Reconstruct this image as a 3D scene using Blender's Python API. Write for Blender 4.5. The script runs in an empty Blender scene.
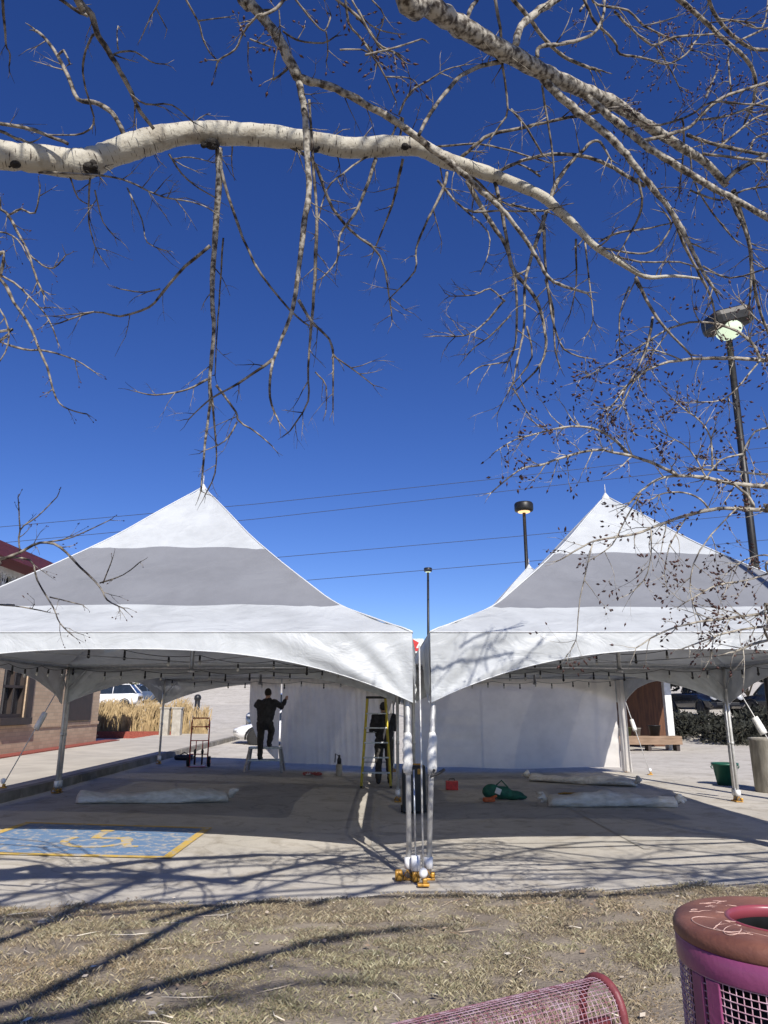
import bpy, bmesh, math, random
import numpy as np
from mathutils import Vector, Matrix
random.seed(7); RS = np.random.RandomState(11)
R = math.radians
scene = bpy.context.scene
COL = scene.collection
TH = R(14.8); CT, ST = math.cos(TH), math.sin(TH); F = 735.0; EYE = 1.6

def at(px, py, zc):
    """world point seen at pixel (px,py) at optical depth zc (metres)"""
    x = (px-384)/F*zc; v = (512-py)/F*zc
    return Vector((x, zc*CT - v*ST, EYE + zc*ST + v*CT))

def sstep(t):
    t = min(1, max(0, t)); return t*t*(3-2*t)
def lerp_tab(tab, y):
    if y <= tab[0][0]: return tab[0][1]
    for (a, b), (c, d) in zip(tab, tab[1:]):
        if y <= c: return b+(d-b)*(y-a)/(c-a)
    return tab[-1][1]
def gz(x, y):
    z = .028*min(6, max(0, -x-.6))*sstep((y-5)/5)
    z += max(0, min(y, 40)-14)*.008*sstep((-x)/5)
    z += lerp_tab([(35, 0), (50, .6), (60, 1.2), (100, 5.5), (160, 11), (400, 14)], y)
    z += .8*sstep((x-13)/2.5)*sstep((y-33)/6)*(1-sstep((y-55)/30))
    return z

# ---------------------------------------------------------------- materials
def new_mat(name):
    m = bpy.data.materials.new(name); m.use_nodes = True
    nt = m.node_tree; b = nt.nodes['Principled BSDF']
    return m, nt, b
def N(nt, t, **kw):
    n = nt.nodes.new(t)
    for k, v in kw.items(): setattr(n, k, v)
    return n
def mat(name, c1, c2=None, scale=8, rough=.6, metal=0, bump=0, bscale=None, spec=.5, detail=4, stretch=None, coat=0, lo=.35, hi=.65):
    m, nt, b = new_mat(name)
    b.inputs['Roughness'].default_value = rough
    b.inputs['Metallic'].default_value = metal
    b.inputs['Specular IOR Level'].default_value = spec
    b.inputs['Coat Weight'].default_value = coat
    tc = N(nt, 'ShaderNodeTexCoord'); src = tc.outputs['Object']
    if stretch:
        mp = N(nt, 'ShaderNodeMapping'); mp.inputs['Scale'].default_value = stretch
        nt.links.new(src, mp.inputs[0]); src = mp.outputs[0]
    if c2 is None: c2 = tuple(c*.8 for c in c1)
    n = N(nt, 'ShaderNodeTexNoise'); n.inputs['Scale'].default_value = scale; n.inputs['Detail'].default_value = detail
    nt.links.new(src, n.inputs['Vector'])
    r = N(nt, 'ShaderNodeValToRGB')
    r.color_ramp.elements[0].position = lo; r.color_ramp.elements[0].color = (*c2, 1)
    r.color_ramp.elements[1].position = hi; r.color_ramp.elements[1].color = (*c1, 1)
    nt.links.new(n.outputs['Fac'], r.inputs[0]); nt.links.new(r.outputs[0], b.inputs['Base Color'])
    if bump:
        n2 = N(nt, 'ShaderNodeTexNoise'); n2.inputs['Scale'].default_value = bscale or scale*3; n2.inputs['Detail'].default_value = 5
        nt.links.new(src, n2.inputs['Vector'])
        bp = N(nt, 'ShaderNodeBump'); bp.inputs['Strength'].default_value = bump; bp.inputs['Distance'].default_value = .02
        nt.links.new(n2.outputs['Fac'], bp.inputs['Height']); nt.links.new(bp.outputs[0], b.inputs['Normal'])
    return m

def vinyl(name, c, trans=.35, dirt=.12, fine=1.0, thin=0):
    m, nt, b = new_mat(name)
    b.inputs['Roughness'].default_value = .45; b.inputs['Specular IOR Level'].default_value = .35
    tc = N(nt, 'ShaderNodeTexCoord')
    n = N(nt, 'ShaderNodeTexNoise'); n.inputs['Scale'].default_value = 1.6; n.inputs['Detail'].default_value = 7; n.inputs['Roughness'].default_value = .65
    nt.links.new(tc.outputs['Object'], n.inputs['Vector'])
    r = N(nt, 'ShaderNodeValToRGB')
    r.color_ramp.elements[0].position = .3; r.color_ramp.elements[0].color = tuple(x*(1-dirt) for x in c)+(1,)
    r.color_ramp.elements[1].position = .6; r.color_ramp.elements[1].color = (*c, 1)
    nt.links.new(n.outputs['Fac'], r.inputs[0]); nt.links.new(r.outputs[0], b.inputs['Base Color'])
    # creases: stretched noise and fine cloth
    mp = N(nt, 'ShaderNodeMapping'); mp.inputs['Scale'].default_value = (1, 1, 1.8)
    nt.links.new(tc.outputs['Object'], mp.inputs[0])
    w = N(nt, 'ShaderNodeTexNoise'); w.inputs['Scale'].default_value = 1.7; w.inputs['Detail'].default_value = 5; w.inputs['Distortion'].default_value = 1.6
    nt.links.new(mp.outputs[0], w.inputs['Vector'])
    bp = N(nt, 'ShaderNodeBump'); bp.inputs['Strength'].default_value = .35*fine; bp.inputs['Distance'].default_value = .05
    nt.links.new(w.outputs['Fac'], bp.inputs['Height']); nt.links.new(bp.outputs[0], b.inputs['Normal'])
    tr = N(nt, 'ShaderNodeBsdfTranslucent'); nt.links.new(r.outputs[0], tr.inputs[0])
    mx = N(nt, 'ShaderNodeMixShader'); mx.inputs[0].default_value = trans
    nt.links.new(b.outputs[0], mx.inputs[1]); nt.links.new(tr.outputs[0], mx.inputs[2])
    out = mx.outputs[0]
    if thin:   # thin fabric lets a little sun straight through
        tp = N(nt, 'ShaderNodeBsdfTransparent'); m2 = N(nt, 'ShaderNodeMixShader'); m2.inputs[0].default_value = thin
        nt.links.new(out, m2.inputs[1]); nt.links.new(tp.outputs[0], m2.inputs[2]); out = m2.outputs[0]
    nt.links.new(out, nt.nodes['Material Output'].inputs[0])
    return m

M = {}
M['vinyl'] = vinyl('white vinyl', (.54, .56, .565), .07, .22, 1.6, thin=.04)
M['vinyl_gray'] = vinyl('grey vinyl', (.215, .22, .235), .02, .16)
M['wall_vinyl'] = vinyl('sidewall vinyl', (.94, .895, .82), .42, .15, .8)
M['hem'] = vinyl('hem', (.68, .69, .69), .1)
M['alu'] = mat('brushed aluminium', (.55, .56, .57), (.40, .41, .42), 20, .38, .75, .1)
M['pole_white'] = mat('dull pole', (.62, .61, .58), (.48, .47, .44), 12, .45, .25, .05)
M['wrap'] = mat('white wrap', (.82, .81, .77), (.65, .63, .58), 9, .6, 0, .4, 14)
M['yellow'] = mat('yellow paint metal', (.6, .31, .04), (.3, .16, .03), 30, .45, .2)
M['cap'] = mat('white cap', (.82, .82, .82), (.7, .7, .7), 20, .4)
M['black'] = mat('black plastic', (.018, .018, .02), (.01, .01, .01), 10, .45)
M['darkmetal'] = mat('dark bronze metal', (.03, .028, .026), (.018, .017, .016), 12, .45, .4)
M['cable'] = mat('black cable', (.02, .02, .02), (.01, .01, .01), 10, .6)
M['red'] = mat('red enamel', (.6, .04, .035), (.4, .03, .025), 15, .4)
M['redcloth'] = mat('red cloth', (.5, .12, .1), (.7, .6, .55), 12, .9, lo=.45, hi=.5)
M['green'] = mat('green canvas', (.01, .12, .075), (.008, .07, .05), 12, .7, 0, .3)
M['greentub'] = mat('green tub plastic', (.012, .1, .06), (.01, .07, .045), 8, .45)
M['orange'] = mat('orange', (.7, .15, .04), (.5, .1, .03), 20, .6)
M['tarp'] = mat('rolled vinyl', (.88, .82, .72), (.66, .6, .5), 6, .6, 0, .8, 9, stretch=(1, 3, 3))
M['ladder_y'] = mat('ladder fibreglass yellow', (.62, .5, .05), (.5, .38, .03), 14, .5)
M['cloth_black'] = mat('black clothing', (.04, .04, .046), (.02, .02, .024), 14, .85, 0, .5, 20)
M['cloth_dark'] = mat('dark trousers', (.06, .054, .048), (.035, .032, .03), 14, .85, 0, .5, 20)
M['skin'] = mat('skin', (.5, .3, .22), (.42, .24, .17), 18, .5)
M['hair'] = mat('dark hair', (.02, .014, .01), (.01, .008, .006), 40, .7)
M['carwhite'] = mat('white car paint', (.8, .8, .8), (.76, .76, .76), 3, .25, 0, coat=.6)
M['cardark'] = mat('dark car paint', (.02, .022, .03), (.015, .016, .02), 3, .25, .3, coat=.6)
M['carblue'] = mat('slate car paint', (.12, .16, .22), (.1, .13, .19), 3, .25, .3, coat=.6)
M['glass'] = mat('car glass', (.02, .025, .03), (.015, .02, .022), 3, .08, 0, spec=.8)
M['tyre'] = mat('tyre rubber', (.02, .02, .02), (.012, .012, .012), 20, .8)
M['rim'] = mat('alloy rim', (.45, .45, .46), (.35, .35, .36), 20, .3, .8)
M['lampglass'] = mat('headlight', (.6, .62, .65), (.5, .5, .5), 20, .15)
M['redlens'] = mat('red lens', (.4, .01, .01), (.3, .01, .01), 20, .2)
M['maroon'] = mat('maroon fascia', (.17, .022, .026), (.11, .015, .018), 5, .5, stretch=(8, .3, 8))
M['whitewood'] = mat('white painted wood', (.75, .75, .72), (.6, .6, .56), 5, .6)
M['darkbrown'] = mat('dark brown paint', (.045, .03, .024), (.03, .022, .018), 5, .6)
M['winglass'] = mat('window glass', (.03, .035, .04), (.02, .02, .025), 2, .05, 0, spec=.9)
M['redgravel'] = mat('red mulch', (.36, .09, .06), (.2, .05, .035), 30, .95, 0, .9, 60)
M['wood_orange'] = mat('stained wood wall', (.13, .05, .018), (.07, .025, .01), 3, .7, 0, .2, stretch=(6, 6, .6))
M['wood_plank'] = mat('weathered plank', (.3, .2, .13), (.2, .13, .08), 4, .75, 0, .3, stretch=(.6, 6, 6))
M['concrete_post'] = mat('cast concrete', (.45, .42, .36), (.33, .3, .25), 5, .85, 0, .5, 30)
M['aggregate'] = mat('stained concrete can', (.36, .33, .27), (.22, .2, .16), 4, .9, 0, .6, 40, stretch=(3, 3, .8))
M['leaf_dark'] = mat('dark leaves', (.032, .032, .02), (.012, .014, .009), 3, .8)
M['leaf_olive'] = mat('olive leaves', (.12, .13, .04), (.05, .06, .02), 2, .8)
M['reed'] = mat('dry reed', (.50, .37, .19), (.3, .21, .1), 5, .8)
M['bag'] = mat('white bin bag', (.7, .7, .76), (.5, .5, .56), 8, .35, 0, .8, 14)
M['mag'] = mat('magenta paint', (.27, .06, .155), (.17, .042, .10), 4, .38, 0, .1, 60, coat=.15)
M['lid'] = mat('faded copper red lid', (.29, .12, .075), (.13, .05, .035), 5, .5, 0, .15, 60, detail=7)
M['lidrim'] = mat('pink red lid rim', (.27, .055, .07), (.2, .04, .055), 6, .35)
M['scratch'] = mat('chalky scratch', (.72, .5, .42), (.6, .4, .33), 30, .8)
M['meshwire'] = mat('pink coated wire', (.62, .42, .48), (.45, .25, .3), 30, .5)
M['benchred'] = mat('dark red coated tube', (.2, .045, .05), (.12, .025, .03), 14, .5, 0, .2, 50)
M['benchwire'] = mat('worn pink wire', (.5, .36, .41), (.26, .1, .12), 40, .45, .2)
M['wirecable'] = mat('power cable', (.035, .045, .08), (.03, .04, .07), 3, .7)

def emis(name, col, st):
    m, nt, b = new_mat(name)
    b.inputs['Base Color'].default_value = tuple(c*.2 for c in col)+(1,); b.inputs['Emission Color'].default_value = (*col, 1); b.inputs['Emission Strength'].default_value = st
    return m
M['lens_white'] = emis('lit pale lens', (.85, 1, .72), .75)
M['lens_amber'] = emis('lit amber lens', (1, .62, .3), 1.3)
M['bulb'] = mat('clear bulb glass', (.6, .6, .55), (.5, .5, .45), 10, .1, spec=.8)
M['socket'] = M['black']

def bark_mat(name, white, dark, bands, rough=.75, amt=.5, sc=14):
    m, nt, b = new_mat(name); b.inputs['Roughness'].default_value = rough; b.inputs['Specular IOR Level'].default_value = .25
    tc = N(nt, 'ShaderNodeTexCoord')
    n = N(nt, 'ShaderNodeTexNoise'); n.inputs['Scale'].default_value = sc; n.inputs['Detail'].default_value = 6
    nt.links.new(tc.outputs['Object'], n.inputs['Vector'])
    r = N(nt, 'ShaderNodeValToRGB'); r.color_ramp.elements[0].position = amt-.14; r.color_ramp.elements[0].color = (*dark, 1)
    r.color_ramp.elements[1].position = amt+.06; r.color_ramp.elements[1].color = (*white, 1)
    nt.links.new(n.outputs['Fac'], r.inputs[0]); out = r.outputs[0]
    if bands:
        mp = N(nt, 'ShaderNodeMapping'); mp.inputs['Scale'].default_value = (2.2, 75, 1)
        nt.links.new(tc.outputs['UV'], mp.inputs[0])
        n2 = N(nt, 'ShaderNodeTexNoise'); n2.inputs['Scale'].default_value = 1.6; n2.inputs['Detail'].default_value = 3
        nt.links.new(mp.outputs[0], n2.inputs['Vector'])
        r2 = N(nt, 'ShaderNodeValToRGB'); r2.color_ramp.elements[0].position = .61; r2.color_ramp.elements[0].color = (0, 0, 0, 1)
        r2.color_ramp.elements[1].position = .66; r2.color_ramp.elements[1].color = (1, 1, 1, 1)
        nt.links.new(n2.outputs['Fac'], r2.inputs[0])
        mx = N(nt, 'ShaderNodeMixRGB'); mx.inputs[2].default_value = (.07, .055, .045, 1)
        nt.links.new(r2.outputs[0], mx.inputs[0]); nt.links.new(out, mx.inputs[1]); out = mx.outputs[0]
    nt.links.new(out, b.inputs['Base Color'])
    bp = N(nt, 'ShaderNodeBump'); bp.inputs['Strength'].default_value = .5; bp.inputs['Distance'].default_value = .01
    n3 = N(nt, 'ShaderNodeTexNoise'); n3.inputs['Scale'].default_value = 45; nt.links.new(tc.outputs['Object'], n3.inputs['Vector'])
    nt.links.new(n3.outputs['Fac'], bp.inputs['Height']); nt.links.new(bp.outputs[0], b.inputs['Normal'])
    return m
M['bark_white'] = bark_mat('pale birch bark', (.46, .43, .355), (.32, .285, .225), True, amt=.46, sc=12)
M['bark_rough'] = bark_mat('flaking grey bark', (.42, .385, .32), (.07, .056, .044), False, amt=.53, sc=38)
M['bark_twig'] = bark_mat('twig bark', (.30, .265, .215), (.035, .028, .022), False, amt=.52, sc=26)
M['bark_tan'] = bark_mat('tan twig bark', (.29, .255, .205), (.045, .034, .026), False, amt=.53, sc=22)
M['bark_pale'] = bark_mat('pale twig bark', (.42, .38, .31), (.11, .088, .066), False, amt=.5, sc=22)  # paler bark tone for the budded tree
M['knot'] = mat('black knot', (.03, .025, .02), (.015, .012, .01), 40, .9, 0, .9, 60)
M['bud'] = mat('brown bud', (.09, .035, .025), (.05, .02, .015), 60, .6)

def concrete_mat():
    m, nt, b = new_mat('worn concrete'); b.inputs['Roughness'].default_value = .85; b.inputs['Specular IOR Level'].default_value = .2
    tc = N(nt, 'ShaderNodeTexCoord'); P = tc.outputs['Object']
    def noise(s, d=6, ro=.6, dist=0):
        n = N(nt, 'ShaderNodeTexNoise'); n.inputs['Scale'].default_value = s; n.inputs['Detail'].default_value = d; n.inputs['Roughness'].default_value = ro; n.inputs['Distortion'].default_value = dist
        nt.links.new(P, n.inputs['Vector']); return n.outputs['Fac']
    def ramp(f, a, ca, bb, cb):
        r = N(nt, 'ShaderNodeValToRGB'); r.color_ramp.elements[0].position = a; r.color_ramp.elements[0].color = (*ca, 1)
        r.color_ramp.elements[1].position = bb; r.color_ramp.elements[1].color = (*cb, 1); nt.links.new(f, r.inputs[0]); return r.outputs[0]
    base = ramp(noise(.7, 8, .65), .3, (.47, .435, .375), .7, (.62, .575, .50))
    g = ramp(noise(60, 3, .7), .3, (.8, .8, .8), .62, (1, 1, 1))
    mx = N(nt, 'ShaderNodeMixRGB', blend_type='MULTIPLY'); mx.inputs[0].default_value = .8
    nt.links.new(base, mx.inputs[1]); nt.links.new(g, mx.inputs[2])
    st = ramp(noise(1.7, 6, .7, 1.5), .36, (.72, .69, .65), .5, (1, 1, 1))
    m2 = N(nt, 'ShaderNodeMixRGB', blend_type='MULTIPLY'); m2.inputs[0].default_value = .8
    nt.links.new(mx.outputs[0], m2.inputs[1]); nt.links.new(st, m2.inputs[2])
    cr = N(nt, 'ShaderNodeTexVoronoi', feature='DISTANCE_TO_EDGE'); cr.inputs['Scale'].default_value = .28; cr.inputs['Randomness'].default_value = 1
    wv = N(nt, 'ShaderNodeVectorMath', operation='ADD')
    nn = N(nt, 'ShaderNodeTexNoise'); nn.inputs['Scale'].default_value = 2.2; nn.inputs['Detail'].default_value = 5; nt.links.new(P, nn.inputs['Vector'])
    sc = N(nt, 'ShaderNodeVectorMath', operation='SCALE'); sc.inputs['Scale'].default_value = .6
    nt.links.new(nn.outputs['Color'], sc.inputs[0]); nt.links.new(P, wv.inputs[0]); nt.links.new(sc.outputs[0], wv.inputs[1]); nt.links.new(wv.outputs[0], cr.inputs['Vector'])
    crk = ramp(cr.outputs['Distance'], .002, (.42, .4, .38), .006, (1, 1, 1))
    m3 = N(nt, 'ShaderNodeMixRGB', blend_type='MULTIPLY'); m3.inputs[0].default_value = .4
    nt.links.new(m2.outputs[0], m3.inputs[1]); nt.links.new(crk, m3.inputs[2])
    vo = N(nt, 'ShaderNodeTexVoronoi'); vo.inputs['Scale'].default_value = 3.1; nt.links.new(wv.outputs[0], vo.inputs['Vector'])
    spt = ramp(vo.outputs['Distance'], .05, (.5, .48, .45), .12, (1, 1, 1))
    m4 = N(nt, 'ShaderNodeMixRGB', blend_type='MULTIPLY'); m4.inputs[0].default_value = .55
    nt.links.new(m3.outputs[0], m4.inputs[1]); nt.links.new(spt, m4.inputs[2])
    nt.links.new(m4.outputs[0], b.inputs['Base Color'])
    bp = N(nt, 'ShaderNodeBump'); bp.inputs['Strength'].default_value = .35; bp.inputs['Distance'].default_value = .01
    nt.links.new(noise(90, 3), bp.inputs['Height']); nt.links.new(bp.outputs[0], b.inputs['Normal'])
    return m
M['concrete'] = concrete_mat()
M['sidewalk'] = mat('sidewalk concrete', (.52, .48, .41), (.42, .385, .33), 1.5, .9, 0, .2, 60, detail=8)
M['kerb'] = mat('kerb concrete', (.28, .26, .225), (.16, .145, .12), 3, .9, 0, .5, 30, detail=7)
M['soil'] = mat('dry lawn soil', (.31, .26, .195), (.19, .155, .12), 2.2, .95, 0, .9, 45, detail=10)
def vc_mat(name, rough=.85):
    m, nt, b = new_mat(name); b.inputs['Roughness'].default_value = rough; b.inputs['Specular IOR Level'].default_value = .15
    a = N(nt, 'ShaderNodeVertexColor'); a.layer_name = 'tint'
    n = N(nt, 'ShaderNodeTexNoise'); n.inputs['Scale'].default_value = 3
    mx = N(nt, 'ShaderNodeMixRGB', blend_type='MULTIPLY'); mx.inputs[0].default_value = .3
    nt.links.new(a.outputs[0], mx.inputs[1]); nt.links.new(n.outputs['Color'], mx.inputs[2]); nt.links.new(mx.outputs[0], b.inputs['Base Color'])
    return m
M['grass'] = vc_mat('dry grass blades')
def paint_mat(name, c, thr):
    m, nt, b = new_mat(name); b.inputs['Roughness'].default_value = .7
    tc = N(nt, 'ShaderNodeTexCoord'); n = N(nt, 'ShaderNodeTexNoise'); n.inputs['Scale'].default_value = 9; n.inputs['Detail'].default_value = 9; n.inputs['Roughness'].default_value = .7
    nt.links.new(tc.outputs['Object'], n.inputs['Vector'])
    r = N(nt, 'ShaderNodeValToRGB'); r.color_ramp.elements[0].position = thr; r.color_ramp.elements[0].color = (.46, .43, .38, 1)
    r.color_ramp.elements[1].position = thr+.1; r.color_ramp.elements[1].color = (*c, 1)
    nt.links.new(n.outputs['Fac'], r.inputs[0]); nt.links.new(r.outputs[0], b.inputs['Base Color'])
    return m
M['blue_paint'] = paint_mat('worn blue paint', (.14, .235, .39), .39)
M['yellow_paint'] = paint_mat('worn yellow paint', (.62, .42, .10), .38)
def brick_mat(name, c1, c2, mortar, sx=1):
    m, nt, b = new_mat(name); b.inputs['Roughness'].default_value = .85
    tc = N(nt, 'ShaderNodeTexCoord'); sp = N(nt, 'ShaderNodeSeparateXYZ'); nt.links.new(tc.outputs['Object'], sp.inputs[0])
    ad = N(nt, 'ShaderNodeMath', operation='ADD'); nt.links.new(sp.outputs[0], ad.inputs[0]); nt.links.new(sp.outputs[1], ad.inputs[1])
    cb = N(nt, 'ShaderNodeCombineXYZ'); nt.links.new(ad.outputs[0], cb.inputs[0]); nt.links.new(sp.outputs[2], cb.inputs[1])
    br = N(nt, 'ShaderNodeTexBrick'); br.inputs['Scale'].default_value = 1; br.inputs['Brick Width'].default_value = .3; br.inputs['Row Height'].default_value = .1
    br.inputs['Mortar Size'].default_value = .006; br.inputs['Color1'].default_value = (*c1, 1); br.inputs['Color2'].default_value = (*c2, 1); br.inputs['Mortar'].default_value = (*mortar, 1)
    nt.links.new(cb.outputs[0], br.inputs['Vector']); nt.links.new(br.outputs['Color'], b.inputs['Base Color'])
    return m
M['brick'] = brick_mat('tan brown brick', (.52, .385, .26), (.42, .30, .2), (.34, .28, .2))
M['brick_light'] = brick_mat('light brick course', (.55, .4, .26), (.48, .34, .22), (.25, .2, .16))

# ---------------------------------------------------------------- mesh builder
class MB:
    def __init__(s): s.v = []; s.f = []; s.mi = []; s.uv = []; s.smooth = []
    def add(s, vs, fs, mi=0, smooth=False, uv=None):
        o = len(s.v); s.v += [tuple(v) for v in vs]
        s.uv += uv if uv else [(0, 0)]*len(vs)
        for f in fs: s.f.append(tuple(i+o for i in f)); s.mi.append(mi); s.smooth.append(smooth)
    def box(s, c, d, rot=None, mi=0, bev=0):
        x, y, z = d[0]/2, d[1]/2, d[2]/2
        if bev:
            bm = bmesh.new(); bmesh.ops.create_cube(bm, size=1)
            for v in bm.verts: v.co = Vector((v.co.x*d[0], v.co.y*d[1], v.co.z*d[2]))
            bmesh.ops.bevel(bm, geom=bm.edges[:], offset=bev, segments=2, affect='EDGES', profile=.5)
            bm.verts.index_update()
            vs = [v.co.copy() for v in bm.verts]; fs = [[v.index for v in f.verts] for f in bm.faces]; bm.free()
        else:
            vs = [Vector(p) for p in ((-x, -y, -z), (x, -y, -z), (x, y, -z), (-x, y, -z), (-x, -y, z), (x, -y, z), (x, y, z), (-x, y, z))]
            fs = [(0, 3, 2, 1), (4, 5, 6, 7), (0, 1, 5, 4), (1, 2, 6, 5), (2, 3, 7, 6), (3, 0, 4, 7)]
        if rot is not None:
            vs = [rot @ v for v in vs]
        s.add([v+Vector(c) for v in vs], fs, mi)
        return s
    def beam(s, a, b, w, h=None, mi=0):
        a, b = Vector(a), Vector(b); d = b-a; L = d.length
        q = d.to_track_quat('Z', 'Y').to_matrix()
        s.box((a+b)/2, (w, h or w, L), q, mi); return s
    def tube(s, pts, rad, seg=8, mi=0, cap=True, closed=False):
        pts = [Vector(p) for p in pts]; n = len(pts)
        if not isinstance(rad, (list, tuple)): rad = [rad]*n
        t0 = (pts[1]-pts[0]).normalized()
        u = t0.orthogonal().normalized(); vs = []; uv = []; L = 0
        for i, p in enumerate(pts):
            if closed: t = (pts[(i+1) % n]-pts[i-1]).normalized()
            elif i == 0: t = t0
            elif i == n-1: t = (pts[i]-pts[i-1]).normalized()
            else: t = (pts[i+1]-pts[i-1]); t = t.normalized() if t.length > 1e-9 else t0
            u = (u - t*u.dot(t)); u = u.normalized() if u.length > 1e-6 else t.orthogonal().normalized()
            w = t.cross(u)
            if i: L += (pts[i]-pts[i-1]).length
            for k in range(seg):
                a = 2*math.pi*k/seg
                vs.append(p+(u*math.cos(a)+w*math.sin(a))*rad[i]); uv.append((abs(k/seg-.5)*2, L))
        fs = []
        for i in range(n if closed else n-1):
            j = (i+1) % n
            for k in range(seg):
                k2 = (k+1) % seg
                fs.append((i*seg+k, i*seg+k2, j*seg+k2, j*seg+k))
        if cap and not closed:
            fs.append(tuple(range(seg-1, -1, -1))); fs.append(tuple((n-1)*seg+k for k in range(seg)))
        s.add(vs, fs, mi, True, uv); return s
    def cyl(s, a, b, r0, r1=None, seg=16, mi=0):
        return s.tube([a, b], [r0, r0 if r1 is None else r1], seg, mi)
    def lathe(s, c, prof, seg=32, mi=0, sx=1, sy=1, cap=True):
        vs = []; fs = []; n = len(prof); c = Vector(c)
        for r, z in prof:
            for k in range(seg):
                a = 2*math.pi*k/seg; vs.append(c+Vector((r*math.cos(a)*sx, r*math.sin(a)*sy, z)))
        for i in range(n-1):
            for k in range(seg):
                k2 = (k+1) % seg; fs.append((i*seg+k, i*seg+k2, (i+1)*seg+k2, (i+1)*seg+k))
        if cap and prof[0][0] > 1e-4: fs.append(tuple(range(seg-1, -1, -1)))
        if cap and prof[-1][0] > 1e-4: fs.append(tuple((n-1)*seg+k for k in range(seg)))
        s.add(vs, fs, mi, True); return s
    def ball(s, c, r, seg=10, rings=7, mi=0, rot=None):
        if not isinstance(r, (list, tuple)): r = (r, r, r)
        vs = []; fs = []
        for i in range(rings+1):
            th = math.pi*i/rings
            for k in range(seg):
                a = 2*math.pi*k/seg
                p = Vector((r[0]*math.sin(th)*math.cos(a), r[1]*math.sin(th)*math.sin(a), r[2]*math.cos(th)))
                vs.append((rot @ p if rot is not None else p)+Vector(c))
        for i in range(rings):
            for k in range(seg):
                k2 = (k+1) % seg; fs.append((i*seg+k, (i+1)*seg+k, (i+1)*seg+k2, i*seg+k2))
        s.add(vs, fs, mi, True); return s
    def capsule(s, a, b, r0, r1, seg=12):
        a, b = Vector(a), Vector(b); s.tube([a, b], [r0, r1], seg); s.ball(a, r0, seg, 8); s.ball(b, r1, seg, 8); return s
    def grid(s, fn, nu, nv, mi=0, mfn=None):
        vs = [fn(i/nu, j/nv) for j in range(nv+1) for i in range(nu+1)]
        for j in range(nv):
            pass
        o = len(s.v); s.v += [tuple(v) for v in vs]; s.uv += [(0, 0)]*len(vs)
        for j in range(nv):
            for i in range(nu):
                a = j*(nu+1)+i+o
                s.f.append((a, a+1, a+nu+2, a+nu+1)); s.mi.append(mfn(i, j) if mfn else mi); s.smooth.append(True)
        return s
    def build(s, name, mats, parent=None, loc=None, merge=False):
        me = bpy.data.meshes.new(name)
        me.from_pydata(s.v, [], s.f)
        me.polygons.foreach_set('material_index', s.mi); me.polygons.foreach_set('use_smooth', s.smooth)
        if any(u != (0, 0) for u in s.uv[:200]):
            uvl = me.uv_layers.new(name='UVMap'); li = np.zeros(len(me.loops), dtype=np.int32); me.loops.foreach_get('vertex_index', li)
            uvl.data.foreach_set('uv', np.array(s.uv, dtype=np.float32)[li].ravel())
        for m in (mats if isinstance(mats, (list, tuple)) else [mats]): me.materials.append(m)
        me.update()
        o = bpy.data.objects.new(name, me); COL.objects.link(o)
        if parent: o.parent = parent
        if loc: o.location = loc
        return o

def tag(o, label=None, cat=None, group=None, kind=None):
    if label: o['label'] = label
    if cat: o['category'] = cat
    if group: o['group'] = group
    if kind: o['kind'] = kind
    return o
def empty(name, loc, label, cat, group=None, rz=0):
    o = bpy.data.objects.new(name, None); COL.objects.link(o); o.location = loc; o.rotation_euler = (0, 0, rz)
    o.empty_display_size = .1
    return tag(o, label, cat, group)
def structure(o): o['kind'] = 'structure'; return o
FOLD = bpy.data.textures.new('folds', 'CLOUDS'); FOLD.noise_scale = .11; FOLD.noise_depth = 2
def folds(o, k=.035):
    d = o.modifiers.new('d', 'DISPLACE'); d.texture = FOLD; d.strength = k; d.mid_level = .5; d.texture_coords = 'LOCAL'
    return o
def remesh(o, size, smooth=2):
    m = o.modifiers.new('r', 'REMESH'); m.mode = 'VOXEL'; m.voxel_size = size; m.use_smooth_shade = True
    if smooth:
        q = o.modifiers.new('s', 'SMOOTH'); q.factor = .5; q.iterations = smooth
    return o

# ---------------------------------------------------------------- camera, sun, sky
cam = bpy.data.cameras.new('camera'); co = bpy.data.objects.new('camera', cam); COL.objects.link(co)
co.location = (0, 0, EYE); co.rotation_euler = (R(90)+TH, 0, 0)
cam.sensor_fit = 'VERTICAL'; cam.sensor_height = 24; cam.lens = F/1024*24; cam.clip_end = 3000; cam.clip_start = .05
scene.camera = co
SUN = Vector((.33, -1.15, 1)).normalized()
sl = bpy.data.lights.new('sun', 'SUN'); so = bpy.data.objects.new('sun', sl); COL.objects.link(so)
sl.energy = 5.0; sl.angle = R(.4); sl.color = (1, .955, .89); so.rotation_euler = SUN.to_track_quat('Z', 'Y').to_euler(); so.location = (5, -10, 20)
w = bpy.data.worlds.new('World'); scene.world = w; w.use_nodes = True
nt = w.node_tree; bg = nt.nodes['Background']; sky = N(nt, 'ShaderNodeTexSky'); sky.sky_type = 'NISHITA'; sky.sun_disc = False
sky.sun_elevation = math.asin(SUN.z); sky.sun_rotation = math.atan2(SUN.x, SUN.y); sky.altitude = 2500; sky.air_density = 1.0; sky.dust_density = .1; sky.ozone_density = 3.0
hs = N(nt, 'ShaderNodeHueSaturation'); hs.inputs['Saturation'].default_value = 1.25; hs.inputs['Hue'].default_value = .5195; hs.inputs['Value'].default_value = 1
nt.links.new(sky.outputs[0], hs.inputs['Color']); nt.links.new(hs.outputs[0], bg.inputs[0]); bg.inputs[1].default_value = .108
vs_ = scene.view_settings; vs_.view_transform = 'Standard'; vs_.look = 'None'; vs_.exposure = .25; vs_.gamma = 1; vs_.use_curve_mapping = False
scene.render.engine = 'CYCLES'; scene.render.resolution_x = 768; scene.render.resolution_y = 1024
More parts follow.
